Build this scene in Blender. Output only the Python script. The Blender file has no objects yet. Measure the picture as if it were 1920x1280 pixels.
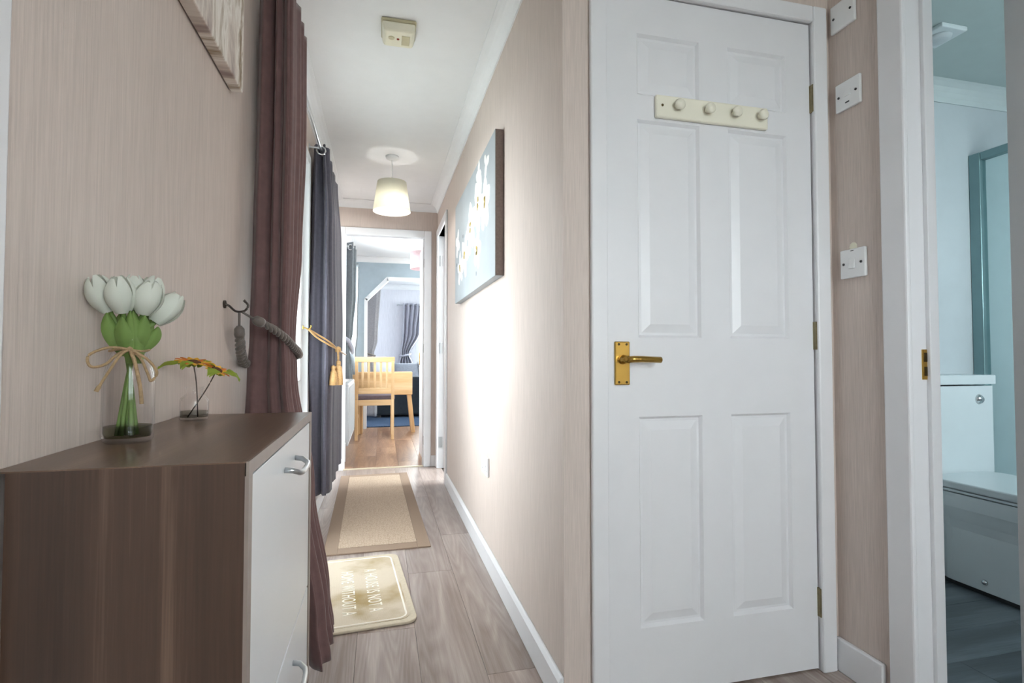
import bpy, bmesh, math, random
from mathutils import Vector, Matrix

random.seed(7)
R = math.radians
PI = math.pi
scene = bpy.context.scene
col = scene.collection

# ---------------------------------------------------------------- camera
CAM_H = 0.945
cam_d = bpy.data.cameras.new('camera')
cam_d.sensor_width = 36.0
cam_d.lens = 1000.0 / 1920.0 * 36.0
cam_d.clip_start = 0.02
cam = bpy.data.objects.new('camera', cam_d)
col.objects.link(cam)
cam.location = (0, 0, CAM_H)
cam.rotation_euler = (R(90 + 1.66), 0, R(-13.8))
scene.camera = cam

# ---------------------------------------------------------------- world, exposure
def S(h):
    h = h.lstrip('#')
    c = [int(h[i:i + 2], 16) / 255 for i in (0, 2, 4)]
    return tuple((v / 12.92 if v <= 0.04045 else ((v + 0.055) / 1.055) ** 2.4) for v in c) + (1.0,)

world = bpy.data.worlds.new('sky')
scene.world = world
world.use_nodes = True
bg = world.node_tree.nodes['Background']
bg.inputs[0].default_value = S('#F3F5F7')
bg.inputs[1].default_value = 9.0
scene.view_settings.view_transform = 'Standard'
scene.view_settings.look = 'None'
scene.view_settings.exposure = 0.66
scene.view_settings.gamma = 1.0
scene.view_settings.use_curve_mapping = False

def area(name, loc, rot, sx, sy, power, color):
    l = bpy.data.lights.new(name, 'AREA')
    l.shape = 'RECTANGLE'; l.size = sx; l.size_y = sy; l.energy = power; l.color = color
    o = bpy.data.objects.new(name, l); col.objects.link(o)
    o.location = loc; o.rotation_euler = rot
    return o

DAY = (0.96, 0.985, 1.0)
COOL = (0.90, 0.965, 1.0)
# daylight just outside each window or glazed door; the side room's is added fill
area('daylight_entrance_door', (-2.4, 2.1, 1.75), (0, R(-76), 0), 3.0, 5.6, 150, DAY)
area('daylight_hall_window', (0.80, -1.16, 1.36), (R(90), 0, 0), 0.95, 1.10, 1.5, COOL)
area('daylight_dining_window', (-0.60, 5.95, 1.45), (0, R(-90), 0), 1.05, 1.15, 55, DAY)
area('daylight_lounge_window', (1.25, 10.25, 1.33), (R(-90), 0, 0), 1.15, 1.05, 60, DAY)
area('daylight_lounge_side_window', (3.85, 8.60, 1.40), (0, R(90), 0), 1.05, 1.50, 60, DAY)
area('daylight_dining_side_window', (3.85, 6.00, 1.40), (0, R(90), 0), 1.05, 1.50, 42, DAY)
area('daylight_bathroom_window', (2.50, -0.36, 1.50), (R(90), 0, 0), 0.80, 0.80, 15, COOL)
area('fill_side_room_window', (3.85, 3.60, 1.40), (0, R(90), 0), 1.05, 1.50, 320, DAY)  # fill lamp added to lift the dim far end of the corridor

# ---------------------------------------------------------------- material helpers
MATS = {}

def new_mat(name):
    m = bpy.data.materials.new(name); m.use_nodes = True
    nt = m.node_tree
    return m, nt, nt.nodes['Principled BSDF']

def N(nt, kind, **kw):
    n = nt.nodes.new(kind)
    for k, v in kw.items():
        if hasattr(n, k):
            setattr(n, k, v)
        else:
            n.inputs[k].default_value = v
    return n

def plain(name, hexc, rough=0.5, metal=0.0, var=0.04, scale=12.0, bump=0.0, bscale=200.0, sheen=0.0, spec=0.5, coat=0.0):
    m, nt, p = new_mat(name)
    L = nt.links.new
    c = S(hexc)
    tc = N(nt, 'ShaderNodeTexCoord')
    no = N(nt, 'ShaderNodeTexNoise'); no.inputs['Scale'].default_value = scale; no.inputs['Detail'].default_value = 3
    L(tc.outputs['Object'], no.inputs['Vector'])
    ra = N(nt, 'ShaderNodeValToRGB')
    ra.color_ramp.elements[0].position = 0.3; ra.color_ramp.elements[1].position = 0.7
    ra.color_ramp.elements[0].color = tuple(max(0, v * (1 - var)) for v in c[:3]) + (1,)
    ra.color_ramp.elements[1].color = tuple(min(1, v * (1 + var)) for v in c[:3]) + (1,)
    L(no.outputs['Fac'], ra.inputs['Fac'])
    L(ra.outputs['Color'], p.inputs['Base Color'])
    p.inputs['Roughness'].default_value = rough
    p.inputs['Metallic'].default_value = metal
    p.inputs['Specular IOR Level'].default_value = spec
    if coat: p.inputs['Coat Weight'].default_value = coat
    if sheen:
        p.inputs['Sheen Weight'].default_value = sheen
        p.inputs['Sheen Roughness'].default_value = 0.4
    if bump:
        nb = N(nt, 'ShaderNodeTexNoise'); nb.inputs['Scale'].default_value = bscale; nb.inputs['Detail'].default_value = 2
        L(tc.outputs['Object'], nb.inputs['Vector'])
        bp = N(nt, 'ShaderNodeBump'); bp.inputs['Strength'].default_value = bump; bp.inputs['Distance'].default_value = 0.002
        L(nb.outputs['Fac'], bp.inputs['Height']); L(bp.outputs['Normal'], p.inputs['Normal'])
    MATS[name] = m
    return m

def wallpaper(name, hexc):
    m, nt, p = new_mat(name); L = nt.links.new
    c = S(hexc)
    tc = N(nt, 'ShaderNodeTexCoord')
    mp = N(nt, 'ShaderNodeMapping'); mp.inputs['Scale'].default_value = (330, 330, 9)
    L(tc.outputs['Object'], mp.inputs['Vector'])
    no = N(nt, 'ShaderNodeTexNoise'); no.inputs['Scale'].default_value = 1.0; no.inputs['Detail'].default_value = 3; no.inputs['Roughness'].default_value = 0.6
    L(mp.outputs['Vector'], no.inputs['Vector'])
    mp2 = N(nt, 'ShaderNodeMapping'); mp2.inputs['Scale'].default_value = (18, 18, 1.2)
    L(tc.outputs['Object'], mp2.inputs['Vector'])
    n2 = N(nt, 'ShaderNodeTexNoise'); n2.inputs['Scale'].default_value = 1.0; n2.inputs['Detail'].default_value = 2
    L(mp2.outputs['Vector'], n2.inputs['Vector'])
    mx = N(nt, 'ShaderNodeMath', operation='MULTIPLY_ADD'); mx.inputs[1].default_value = 0.12
    L(n2.outputs['Fac'], mx.inputs[0]); L(no.outputs['Fac'], mx.inputs[2])
    ra = N(nt, 'ShaderNodeValToRGB')
    ra.color_ramp.elements[0].position = 0.34; ra.color_ramp.elements[1].position = 0.80
    ra.color_ramp.elements[0].color = tuple(v * 0.89 for v in c[:3]) + (1,)
    ra.color_ramp.elements[1].color = tuple(min(1, v * 1.10) for v in c[:3]) + (1,)
    L(mx.outputs[0], ra.inputs['Fac']); L(ra.outputs['Color'], p.inputs['Base Color'])
    p.inputs['Roughness'].default_value = 0.58
    p.inputs['Specular IOR Level'].default_value = 0.28
    bp = N(nt, 'ShaderNodeBump'); bp.inputs['Strength'].default_value = 0.45; bp.inputs['Distance'].default_value = 0.0015
    L(no.outputs['Fac'], bp.inputs['Height']); L(bp.outputs['Normal'], p.inputs['Normal'])
    MATS[name] = m
    return m

def wood(name, dark, mid, light, scale=(14, 14, 0.9), rough=0.4, grain=(160, 160, 5), rand=0.0, wave=0.0, lo=0.30, hi=0.72, bump=0.08, coat=0.0):
    """streaky wood; the small number in scale is the grain direction (object axes)"""
    m, nt, p = new_mat(name); L = nt.links.new
    tc = N(nt, 'ShaderNodeTexCoord')
    vec = tc.outputs['Object']
    oi = N(nt, 'ShaderNodeObjectInfo')
    if rand:
        cm = N(nt, 'ShaderNodeCombineXYZ')
        ml = N(nt, 'ShaderNodeMath', operation='MULTIPLY'); ml.inputs[1].default_value = 37.0
        L(oi.outputs['Random'], ml.inputs[0])
        for i in range(3): L(ml.outputs[0], cm.inputs[i])
        ad = N(nt, 'ShaderNodeVectorMath', operation='ADD')
        L(vec, ad.inputs[0]); L(cm.outputs[0], ad.inputs[1]); vec = ad.outputs[0]
    mp = N(nt, 'ShaderNodeMapping'); mp.inputs['Scale'].default_value = scale
    L(vec, mp.inputs['Vector'])
    n1 = N(nt, 'ShaderNodeTexNoise'); n1.inputs['Scale'].default_value = 1.0; n1.inputs['Detail'].default_value = 4; n1.inputs['Distortion'].default_value = 0.4
    L(mp.outputs['Vector'], n1.inputs['Vector'])
    f = n1.outputs['Fac']
    if wave:
        # cathedral figure: contour lines of a stretched noise field
        mw = N(nt, 'ShaderNodeMapping'); mw.inputs['Scale'].default_value = tuple(v * 0.62 for v in scale)
        L(vec, mw.inputs['Vector'])
        nw = N(nt, 'ShaderNodeTexNoise'); nw.inputs['Scale'].default_value = 1.0; nw.inputs['Detail'].default_value = 1.5
        L(mw.outputs['Vector'], nw.inputs['Vector'])
        m1 = N(nt, 'ShaderNodeMath', operation='MULTIPLY'); m1.inputs[1].default_value = 40.0
        L(nw.outputs['Fac'], m1.inputs[0])
        m2 = N(nt, 'ShaderNodeMath', operation='PINGPONG'); m2.inputs[1].default_value = 1.0
        L(m1.outputs[0], m2.inputs[0])
        mm = N(nt, 'ShaderNodeMath', operation='MULTIPLY_ADD'); mm.inputs[1].default_value = wave
        L(m2.outputs[0], mm.inputs[0]); L(f, mm.inputs[2]); f = mm.outputs[0]
    mg = N(nt, 'ShaderNodeMapping'); mg.inputs['Scale'].default_value = grain
    L(vec, mg.inputs['Vector'])
    n2 = N(nt, 'ShaderNodeTexNoise'); n2.inputs['Scale'].default_value = 1.0; n2.inputs['Detail'].default_value = 2
    L(mg.outputs['Vector'], n2.inputs['Vector'])
    ma = N(nt, 'ShaderNodeMath', operation='MULTIPLY_ADD'); ma.inputs[1].default_value = 0.22
    L(n2.outputs['Fac'], ma.inputs[0]); L(f, ma.inputs[2])
    sb = N(nt, 'ShaderNodeMath', operation='SUBTRACT'); sb.inputs[1].default_value = 0.11 + wave * 0.5
    L(ma.outputs[0], sb.inputs[0])
    ra = N(nt, 'ShaderNodeValToRGB')
    e = ra.color_ramp.elements
    e[0].position = lo; e[0].color = S(dark); e[1].position = hi; e[1].color = S(light)
    k = e.new((lo + hi) / 2); k.color = S(mid)
    L(sb.outputs[0], ra.inputs['Fac'])
    out = ra.outputs['Color']
    if rand:
        hs = N(nt, 'ShaderNodeHueSaturation')
        mr = N(nt, 'ShaderNodeMapRange'); mr.inputs['To Min'].default_value = 1 - rand; mr.inputs['To Max'].default_value = 1 + rand
        L(oi.outputs['Random'], mr.inputs['Value']); L(mr.outputs['Result'], hs.inputs['Value'])
        L(out, hs.inputs['Color']); out = hs.outputs['Color']
    L(out, p.inputs['Base Color'])
    p.inputs['Roughness'].default_value = rough
    if coat: p.inputs['Coat Weight'].default_value = coat; p.inputs['Coat Roughness'].default_value = 0.25
    if bump:
        bp = N(nt, 'ShaderNodeBump'); bp.inputs['Strength'].default_value = bump; bp.inputs['Distance'].default_value = 0.001
        L(n2.outputs['Fac'], bp.inputs['Height']); L(bp.outputs['Normal'], p.inputs['Normal'])
    MATS[name] = m
    return m

def clear(name, tint, gloss=0.12, rough=0.03):
    """thin clear glass: transparent with a fresnel reflection"""
    m = bpy.data.materials.new(name); m.use_nodes = True
    nt = m.node_tree; nt.nodes.clear(); L = nt.links.new
    out = N(nt, 'ShaderNodeOutputMaterial')
    tr = N(nt, 'ShaderNodeBsdfTransparent'); tr.inputs[0].default_value = S(tint)
    gl = N(nt, 'ShaderNodeBsdfGlossy'); gl.inputs['Roughness'].default_value = rough
    lw = N(nt, 'ShaderNodeLayerWeight'); lw.inputs['Blend'].default_value = 0.5
    pw = N(nt, 'ShaderNodeMath', operation='POWER'); pw.inputs[1].default_value = 4.0
    L(lw.outputs['Facing'], pw.inputs[0])
    fr = N(nt, 'ShaderNodeMath', operation='MULTIPLY_ADD'); fr.inputs[1].default_value = 0.55; fr.inputs[2].default_value = 0.018
    L(pw.outputs[0], fr.inputs[0])
    mx = N(nt, 'ShaderNodeMixShader')
    L(fr.outputs[0], mx.inputs[0]); L(tr.outputs[0], mx.inputs[1]); L(gl.outputs[0], mx.inputs[2]); L(mx.outputs[0], out.inputs[0])
    MATS[name] = m
    return m

def translucent(name, hexc, t=0.4, rough=0.7, var=0.03):
    m = plain(name, hexc, rough, var=var, scale=30)
    nt = m.node_tree; L = nt.links.new
    p = nt.nodes['Principled BSDF']; out = nt.nodes['Material Output']
    tl = N(nt, 'ShaderNodeBsdfTranslucent'); tl.inputs[0].default_value = S(hexc)
    mx = N(nt, 'ShaderNodeMixShader'); mx.inputs[0].default_value = t
    L(p.outputs[0], mx.inputs[1]); L(tl.outputs[0], mx.inputs[2]); L(mx.outputs[0], out.inputs[0])
    return m

def weave(name, a, b, scale=(260, 260, 260), rough=0.9, bump=0.6, stains=None):
    m, nt, p = new_mat(name); L = nt.links.new
    tc = N(nt, 'ShaderNodeTexCoord')
    mp = N(nt, 'ShaderNodeMapping'); mp.inputs['Scale'].default_value = scale
    L(tc.outputs['Object'], mp.inputs['Vector'])
    vo = N(nt, 'ShaderNodeTexVoronoi'); vo.inputs['Scale'].default_value = 1.0; vo.inputs['Randomness'].default_value = 0.45
    L(mp.outputs['Vector'], vo.inputs['Vector'])
    mx = N(nt, 'ShaderNodeMix', data_type='RGBA')
    L(vo.outputs['Distance'], mx.inputs['Factor'])
    mx.inputs['A'].default_value = S(b); mx.inputs['B'].default_value = S(a)
    out = mx.outputs['Result']
    if stains:
        ns = N(nt, 'ShaderNodeTexNoise'); ns.inputs['Scale'].default_value = 4.0; ns.inputs['Detail'].default_value = 5
        L(tc.outputs['Object'], ns.inputs['Vector'])
        rs = N(nt, 'ShaderNodeValToRGB'); rs.color_ramp.elements[0].position = 0.48; rs.color_ramp.elements[1].position = 0.66
        L(ns.outputs['Fac'], rs.inputs['Fac'])
        m2 = N(nt, 'ShaderNodeMix', data_type='RGBA')
        L(rs.outputs['Color'], m2.inputs['Factor']); L(out, m2.inputs['A']); m2.inputs['B'].default_value = S(stains)
        out = m2.outputs['Result']
    L(out, p.inputs['Base Color']); p.inputs['Roughness'].default_value = rough
    p.inputs['Specular IOR Level'].default_value = 0.15
    bp = N(nt, 'ShaderNodeBump'); bp.inputs['Strength'].default_value = bump; bp.inputs['Distance'].default_value = 0.002; bp.invert = True
    L(vo.outputs['Distance'], bp.inputs['Height']); L(bp.outputs['Normal'], p.inputs['Normal'])
    MATS[name] = m
    return m

def feather_print(name):
    """abstract brown and white plume print"""
    m, nt, p = new_mat(name); L = nt.links.new
    tc = N(nt, 'ShaderNodeTexCoord')
    mp = N(nt, 'ShaderNodeMapping'); mp.inputs['Scale'].default_value = (1.5, 10, 3.4); mp.inputs['Rotation'].default_value = (R(24), 0, 0)
    L(tc.outputs['Object'], mp.inputs['Vector'])
    no = N(nt, 'ShaderNodeTexNoise'); no.inputs['Scale'].default_value = 1.0; no.inputs['Detail'].default_value = 7; no.inputs['Roughness'].default_value = .62; no.inputs['Distortion'].default_value = 0.35
    L(mp.outputs['Vector'], no.inputs['Vector'])
    ra = N(nt, 'ShaderNodeValToRGB'); e = ra.color_ramp.elements
    e[0].position = 0.32; e[0].color = S('#6E6062'); e[1].position = 0.70; e[1].color = S('#9A8782')
    for pos, c in ((0.43, '#9A8468'), (0.52, '#EFE9E2'), (0.60, '#D8CCC2')):
        k = e.new(pos); k.color = S(c)
    L(no.outputs['Fac'], ra.inputs['Fac']); L(ra.outputs['Color'], p.inputs['Base Color'])
    p.inputs['Roughness'].default_value = 0.55
    MATS[name] = m
    return m

def check_fabric(name):
    m, nt, p = new_mat(name); L = nt.links.new
    tc = N(nt, 'ShaderNodeTexCoord')
    sx = N(nt, 'ShaderNodeSeparateXYZ'); L(tc.outputs['Object'], sx.inputs[0])
    fs = []
    for ax in ('X', 'Z'):
        a = N(nt, 'ShaderNodeMath', operation='MULTIPLY'); a.inputs[1].default_value = 9.0
        L(sx.outputs[ax], a.inputs[0])
        b = N(nt, 'ShaderNodeMath', operation='FRACT'); L(a.outputs[0], b.inputs[0])
        c = N(nt, 'ShaderNodeMath', operation='GREATER_THAN'); c.inputs[1].default_value = 0.5; L(b.outputs[0], c.inputs[0])
        fs.append(c)
    s = N(nt, 'ShaderNodeMath', operation='ADD'); L(fs[0].outputs[0], s.inputs[0]); L(fs[1].outputs[0], s.inputs[1])
    h = N(nt, 'ShaderNodeMath', operation='MULTIPLY'); h.inputs[1].default_value = 0.5; L(s.outputs[0], h.inputs[0])
    mx = N(nt, 'ShaderNodeMix', data_type='RGBA'); L(h.outputs[0], mx.inputs['Factor'])
    mx.inputs['A'].default_value = S('#E8EAEC'); mx.inputs['B'].default_value = S('#242C38')
    L(mx.outputs['Result'], p.inputs['Base Color']); p.inputs['Roughness'].default_value = 0.9
    MATS[name] = m
    return m

wallpaper('paper_beige', '#D0C2BA')
wallpaper('paper_lilac', '#DCDCE4')
plain('paint_blue_grey', '#A9B8C2', 0.7, bump=0.05)
plain('paint_pale', '#E2E2E6', 0.7)
plain('gloss_white', '#E3E3E6', 0.33, var=0.012, bump=0.02, bscale=60)
plain('ceiling_white', '#ECEDEF', 0.85, var=0.012, bump=0.10, bscale=90)
plain('upvc_white', '#EEF1F4', 0.3, var=0.01)
plain('seal_dark', '#3A3B3E', 0.6)
wood('walnut', '#3C2D25', '#503C31', '#806756', scale=(16, 16, 0.35), rough=0.42, grain=(420, 420, 9), lo=0.30, hi=0.74)
wood('walnut_top', '#5A4639', '#6C5545', '#8A7262', scale=(16, 0.9, 16), rough=0.30, grain=(420, 9, 420), lo=0.28, hi=0.75)
plain('edge_band', '#8D8079', 0.35, var=0.06, scale=40)
plain('flap_white', '#E4E8EC', 0.28, var=0.008)
plain('satin_silver', '#C9CDD0', 0.28, metal=1.0, var=0.02)
plain('chrome', '#D8DADC', 0.10, metal=1.0, var=0.01)
plain('pewter', '#55504C', 0.35, metal=1.0, var=0.05)
plain('brass', '#BE9A50', 0.26, metal=1.0, var=0.06, scale=40)
plain('brass_dull', '#8E8468', 0.45, metal=1.0, var=0.15, scale=60)
plain('screw_dark', '#4A3D22', 0.5, metal=0.8)
plain('velvet_brown', '#6E5352', 0.88, var=0.10, scale=40, bump=0.25, bscale=500, sheen=0.35)
plain('weave_grey', '#54525E', 0.85, var=0.10, scale=60, bump=0.3, bscale=700, sheen=0.15)
plain('curtain_silver', '#8E9498', 0.85, var=0.08, scale=50, bump=0.2, bscale=500, sheen=0.2)
plain('curtain_taupe', '#9A989A', 0.85, var=0.08, scale=50, sheen=0.2)
plain('curtain_lilac', '#B4B4C0', 0.85, var=0.05, scale=50, sheen=0.2)
plain('rope_grey', '#6A625C', 0.5, var=0.12, scale=80, sheen=0.3)
plain('cord_gold', '#C9A06A', 0.5, var=0.15, scale=120, sheen=0.3)
plain('tassel_gold', '#D8AE78', 0.5, var=0.2, scale=200, bump=0.6, bscale=500)
wood('laminate', '#86756D', '#A0918A', '#B9ADA6', scale=(13, 1.1, 13), rough=0.30, grain=(300, 10, 300), rand=0.13, wave=0.13, lo=0.30, hi=0.75, bump=0.06)
wood('laminate_warm', '#86624A', '#A27C60', '#BC9A80', scale=(13, 1.1, 13), rough=0.30, grain=(300, 10, 300), rand=0.16, wave=0.12, lo=0.30, hi=0.75, bump=0.06)
wood('vinyl_slate', '#3F464C', '#525B62', '#6C777E', scale=(1.2, 13, 13), rough=0.38, grain=(9, 220, 220), rand=0.10)
plain('ground_grey', '#8E9088', 0.9, var=0.2, scale=3)
plain('subfloor', '#4E453F', 0.9)
plain('threshold_strip', '#D9CDB4', 0.4, metal=0.4)
weave('rug_field', '#98826E', '#CDBBA8', scale=(130, 95, 120))
weave('rug_border', '#877262', '#A08D7D', scale=(420, 420, 420), bump=0.3)
weave('mat_field', '#BDAE98', '#D8CCBA', scale=(380, 380, 380), bump=0.35, stains='#A08A60')
plain('mat_edge', '#C9BDA8', 0.9, var=0.06, scale=80)
plain('mat_line', '#EFE9DD', 0.9, var=0.03)
wood('oak_light', '#BC9468', '#D2AC7E', '#E2C49C', scale=(12, 12, 1.0), rough=0.4, grain=(200, 200, 7))
wood('oak_light_flat', '#BC9468', '#D2AC7E', '#E2C49C', scale=(1.0, 12, 12), rough=0.4, grain=(7, 200, 200))
plain('seat_mauve', '#6A5F68', 0.85, var=0.08, scale=60)
plain('sofa_navy', '#1E2730', 0.9, var=0.15, scale=30, sheen=0.3)
plain('carpet_blue', '#39506E', 0.95, var=0.3, scale=70, bump=0.6, bscale=300)
plain('cushion_grey', '#8E939E', 0.9, var=0.08, scale=40)
plain('cushion_white', '#DCDCE0', 0.9)
plain('cushion_brown', '#8A6A5C', 0.9)
check_fabric('cushion_check')
translucent('shade_cream', '#F4F2E8', 0.45)
translucent('shade_pink', '#E8D2D6', 0.45, var=0.10)
plain('plastic_white', '#ECEDEE', 0.35, var=0.01)
plain('plastic_cream', '#E8E4D0', 0.4, var=0.03)
plain('plastic_cream_dark', '#C4BC9C', 0.5)
plain('red_led', '#8E2A18', 0.3)
plain('paint_cream', '#EBE7D6', 0.45, var=0.02)
plain('filler_white', '#E6E2DE', 0.8, var=0.05, bump=0.4, bscale=80)
feather_print('plume_print')
plain('canvas_side_brown', '#8A7A74', 0.6, var=0.12, scale=120)
plain('canvas_blue_grey', '#9CA2A7', 0.6, var=0.05, scale=8, bump=0.3, bscale=500)
plain('paint_petal', '#E4E4E0', 0.45, var=0.03, scale=50, bump=0.6, bscale=120)
plain('paint_gold', '#B39A4E', 0.5, var=0.2, scale=100)
plain('paint_bud', '#7C7F84', 0.6)
clear('glass_clear', '#FFFFFF')
def frosted(name, tint):
    m = bpy.data.materials.new(name); m.use_nodes = True
    nt = m.node_tree; nt.nodes.clear(); L = nt.links.new
    out = N(nt, 'ShaderNodeOutputMaterial')
    a = N(nt, 'ShaderNodeBsdfTranslucent'); a.inputs[0].default_value = S(tint)
    c = N(nt, 'ShaderNodeBsdfDiffuse'); c.inputs[0].default_value = S(tint)
    mx = N(nt, 'ShaderNodeMixShader'); mx.inputs[0].default_value = .25
    L(a.outputs[0], mx.inputs[1]); L(c.outputs[0], mx.inputs[2]); L(mx.outputs[0], out.inputs[0])
    MATS[name] = m
frosted('glass_frosted', '#F0F4F6')
clear('glass_pane', '#F6FAFA')
clear('glass_teal', '#F2FAFA')
clear('water_green', '#F0F4E0')
clear('water_clear', '#F4F8F4')
translucent('petal_white', '#DDE0D6', 0.25)
translucent('leaf_green', '#7D9A52', 0.25, var=0.12)
plain('stem_green', '#66803F', 0.55, var=0.12)
translucent('leaf_lime', '#93A63C', 0.25, var=0.15)
plain('petal_yellow', '#E0A82E', 0.6, var=0.12, scale=60)
plain('petal_orange', '#C9722A', 0.6, var=0.15, scale=60)
plain('seed_brown', '#5C3A22', 0.9, var=0.25, scale=200, bump=0.6)
plain('wire_dark', '#4C4038', 0.6)
plain('twine', '#A98E6C', 0.9, var=0.2, scale=200, bump=0.5, bscale=600)
plain('panel_aqua', '#C4CDD2', 0.35, var=0.02)
plain('bath_ceiling', '#B6C6C6', 0.75, var=0.02)
plain('bath_cove', '#C6D2D4', 0.7, var=0.02)
plain('ceramic', '#DDE6EA', 0.12, var=0.01)
plain('unit_white', '#D6E0E4', 0.28, var=0.01)
plain('frame_teal', '#7E9CA0', 0.35, metal=0.5, var=0.04)
plain('squeegee_teal', '#2E5860', 0.35)
plain('radiator_white', '#CDD0D3', 0.35, var=0.01)

# ---------------------------------------------------------------- mesh helpers
class B:
    def __init__(self):
        self.bm = bmesh.new()
    def box(self, x0, x1, y0, y1, z0, z1):
        v = [self.bm.verts.new((x, y, z)) for x in (x0, x1) for y in (y0, y1) for z in (z0, z1)]
        for f in ((0, 1, 3, 2), (4, 6, 7, 5), (0, 4, 5, 1), (2, 3, 7, 6), (0, 2, 6, 4), (1, 5, 7, 3)):
            self.bm.faces.new([v[i] for i in f])
        return self
    def hexa(self, pts):
        """eight points: bottom loop of four, top loop of four"""
        v = [self.bm.verts.new(p) for p in pts]
        for f in ((3, 2, 1, 0), (4, 5, 6, 7), (0, 1, 5, 4), (1, 2, 6, 5), (2, 3, 7, 6), (3, 0, 4, 7)):
            self.bm.faces.new([v[i] for i in f])
        return self
    def prism(self, poly, a, b, axis='z'):
        def P(u, v, w):
            return {'z': (u, v, w), 'y': (u, w, v), 'x': (w, u, v)}[axis]
        n = len(poly)
        lo = [self.bm.verts.new(P(u, v, a)) for u, v in poly]
        hi = [self.bm.verts.new(P(u, v, b)) for u, v in poly]
        self.bm.faces.new(lo[::-1]); self.bm.faces.new(hi)
        for i in range(n):
            j = (i + 1) % n
            self.bm.faces.new((lo[i], lo[j], hi[j], hi[i]))
        return self
    def ring(self, c, axis, r, n, up=None):
        axis = Vector(axis).normalized()
        up = Vector(up) if up is not None else (Vector((0, 0, 1)) if abs(axis.z) < 0.9 else Vector((1, 0, 0)))
        a = axis.cross(up).normalized(); b = axis.cross(a)
        return [self.bm.verts.new(Vector(c) + (a * math.cos(2 * PI * i / n) + b * math.sin(2 * PI * i / n)) * r) for i in range(n)]
    def tube(self, pts, r, n=10, closed=False, cap=True):
        pts = [Vector(p) for p in pts]
        rs = r if isinstance(r, (list, tuple)) else [r] * len(pts)
        rings = []
        m = len(pts)
        for i, p in enumerate(pts):
            if closed: t = pts[(i + 1) % m] - pts[i - 1]
            else: t = pts[min(i + 1, m - 1)] - pts[max(i - 1, 0)]
            rings.append(self.ring(p, t, rs[i], n))
        for i in range(m if closed else m - 1):
            A, Bq = rings[i], rings[(i + 1) % m]
            for k in range(n):
                self.bm.faces.new((A[k], A[(k + 1) % n], Bq[(k + 1) % n], Bq[k]))
        if cap and not closed:
            self.bm.faces.new(rings[0][::-1]); self.bm.faces.new(rings[-1])
        return self
    def cyl(self, p0, p1, r, n=16, r2=None):
        return self.tube([p0, p1], [r, r if r2 is None else r2], n)
    def lathe(self, prof, c=(0, 0, 0), n=28, axis='z', close=False):
        c = Vector(c); rings = []
        for r, h in prof:
            ringv = []
            for i in range(n):
                a = 2 * PI * i / n
                u, v = r * math.cos(a), r * math.sin(a)
                q = {'z': (u, v, h), 'y': (u, h, v), 'x': (h, u, v)}[axis]
                ringv.append(self.bm.verts.new(c + Vector(q)))
            rings.append(ringv)
        m = len(rings)
        for i in range(m if close else m - 1):
            A, Bq = rings[i], rings[(i + 1) % m]
            for k in range(n):
                self.bm.faces.new((A[k], A[(k + 1) % n], Bq[(k + 1) % n], Bq[k]))
        if not close:
            if prof[0][0] > 1e-4: self.bm.faces.new(rings[0][::-1])
            if prof[-1][0] > 1e-4: self.bm.faces.new(rings[-1])
        return self
    def grid(self, fn, nu, nv):
        g = [[self.bm.verts.new(fn(i / nu, j / nv)) for i in range(nu + 1)] for j in range(nv + 1)]
        for j in range(nv):
            for i in range(nu):
                self.bm.faces.new((g[j][i], g[j][i + 1], g[j + 1][i + 1], g[j + 1][i]))
        return self
    def xform(self, M):
        bmesh.ops.transform(self.bm, matrix=M, verts=self.bm.verts); return self

def wloc(o):
    v = Vector((0, 0, 0))
    while o is not None:
        v = v + Vector(o.location); o = o.parent
    return v

def build(name, b, mat, parent=None, smooth=False, bevel=0.0, solid=0.0, local=False, seg=2, sub=0):
    """link a B as one mesh object; coordinates are world ones unless local is set (parents are then unrotated)"""
    bm = b.bm
    bmesh.ops.remove_doubles(bm, verts=bm.verts, dist=1e-6)
    bmesh.ops.recalc_face_normals(bm, faces=bm.faces)
    if parent is None and not local:
        # origin at the base centre
        xs = [v.co for v in bm.verts]
        c = Vector(((min(v.x for v in xs) + max(v.x for v in xs)) / 2, (min(v.y for v in xs) + max(v.y for v in xs)) / 2, min(v.z for v in xs)))
    else:
        c = Vector((0, 0, 0)) if local else wloc(parent)
    bmesh.ops.translate(bm, verts=bm.verts, vec=-c)
    me = bpy.data.meshes.new(name); bm.to_mesh(me); bm.free()
    me.materials.append(MATS[mat] if isinstance(mat, str) else mat)
    o = bpy.data.objects.new(name, me); col.objects.link(o)
    if parent is None: o.location = c
    else: o.parent = parent
    if smooth:
        for pl in me.polygons: pl.use_smooth = True
    if solid:
        md = o.modifiers.new('solid', 'SOLIDIFY'); md.thickness = solid; md.offset = 0
    if sub:
        md = o.modifiers.new('sub', 'SUBSURF'); md.levels = sub; md.render_levels = sub
    if bevel:
        md = o.modifiers.new('bevel', 'BEVEL'); md.width = bevel; md.segments = seg; md.limit_method = 'ANGLE'; md.angle_limit = R(40)
    return o

def tag(o, label, cat, group=None, kind=None):
    o['label'] = label; o['category'] = cat
    if group: o['group'] = group
    if kind: o['kind'] = kind
    return o

def thing(name, label, cat, loc, rz=0.0, group=None, kind=None):
    o = bpy.data.objects.new(name, None); col.objects.link(o)
    o.location = loc; o.rotation_euler = (0, 0, rz); o.empty_display_size = 0.05
    return tag(o, label, cat, group, kind)

def copy_part(o, parent, loc=None):
    c = o.copy(); col.objects.link(c); c.parent = parent
    if loc is not None: c.location = loc
    return c

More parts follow.
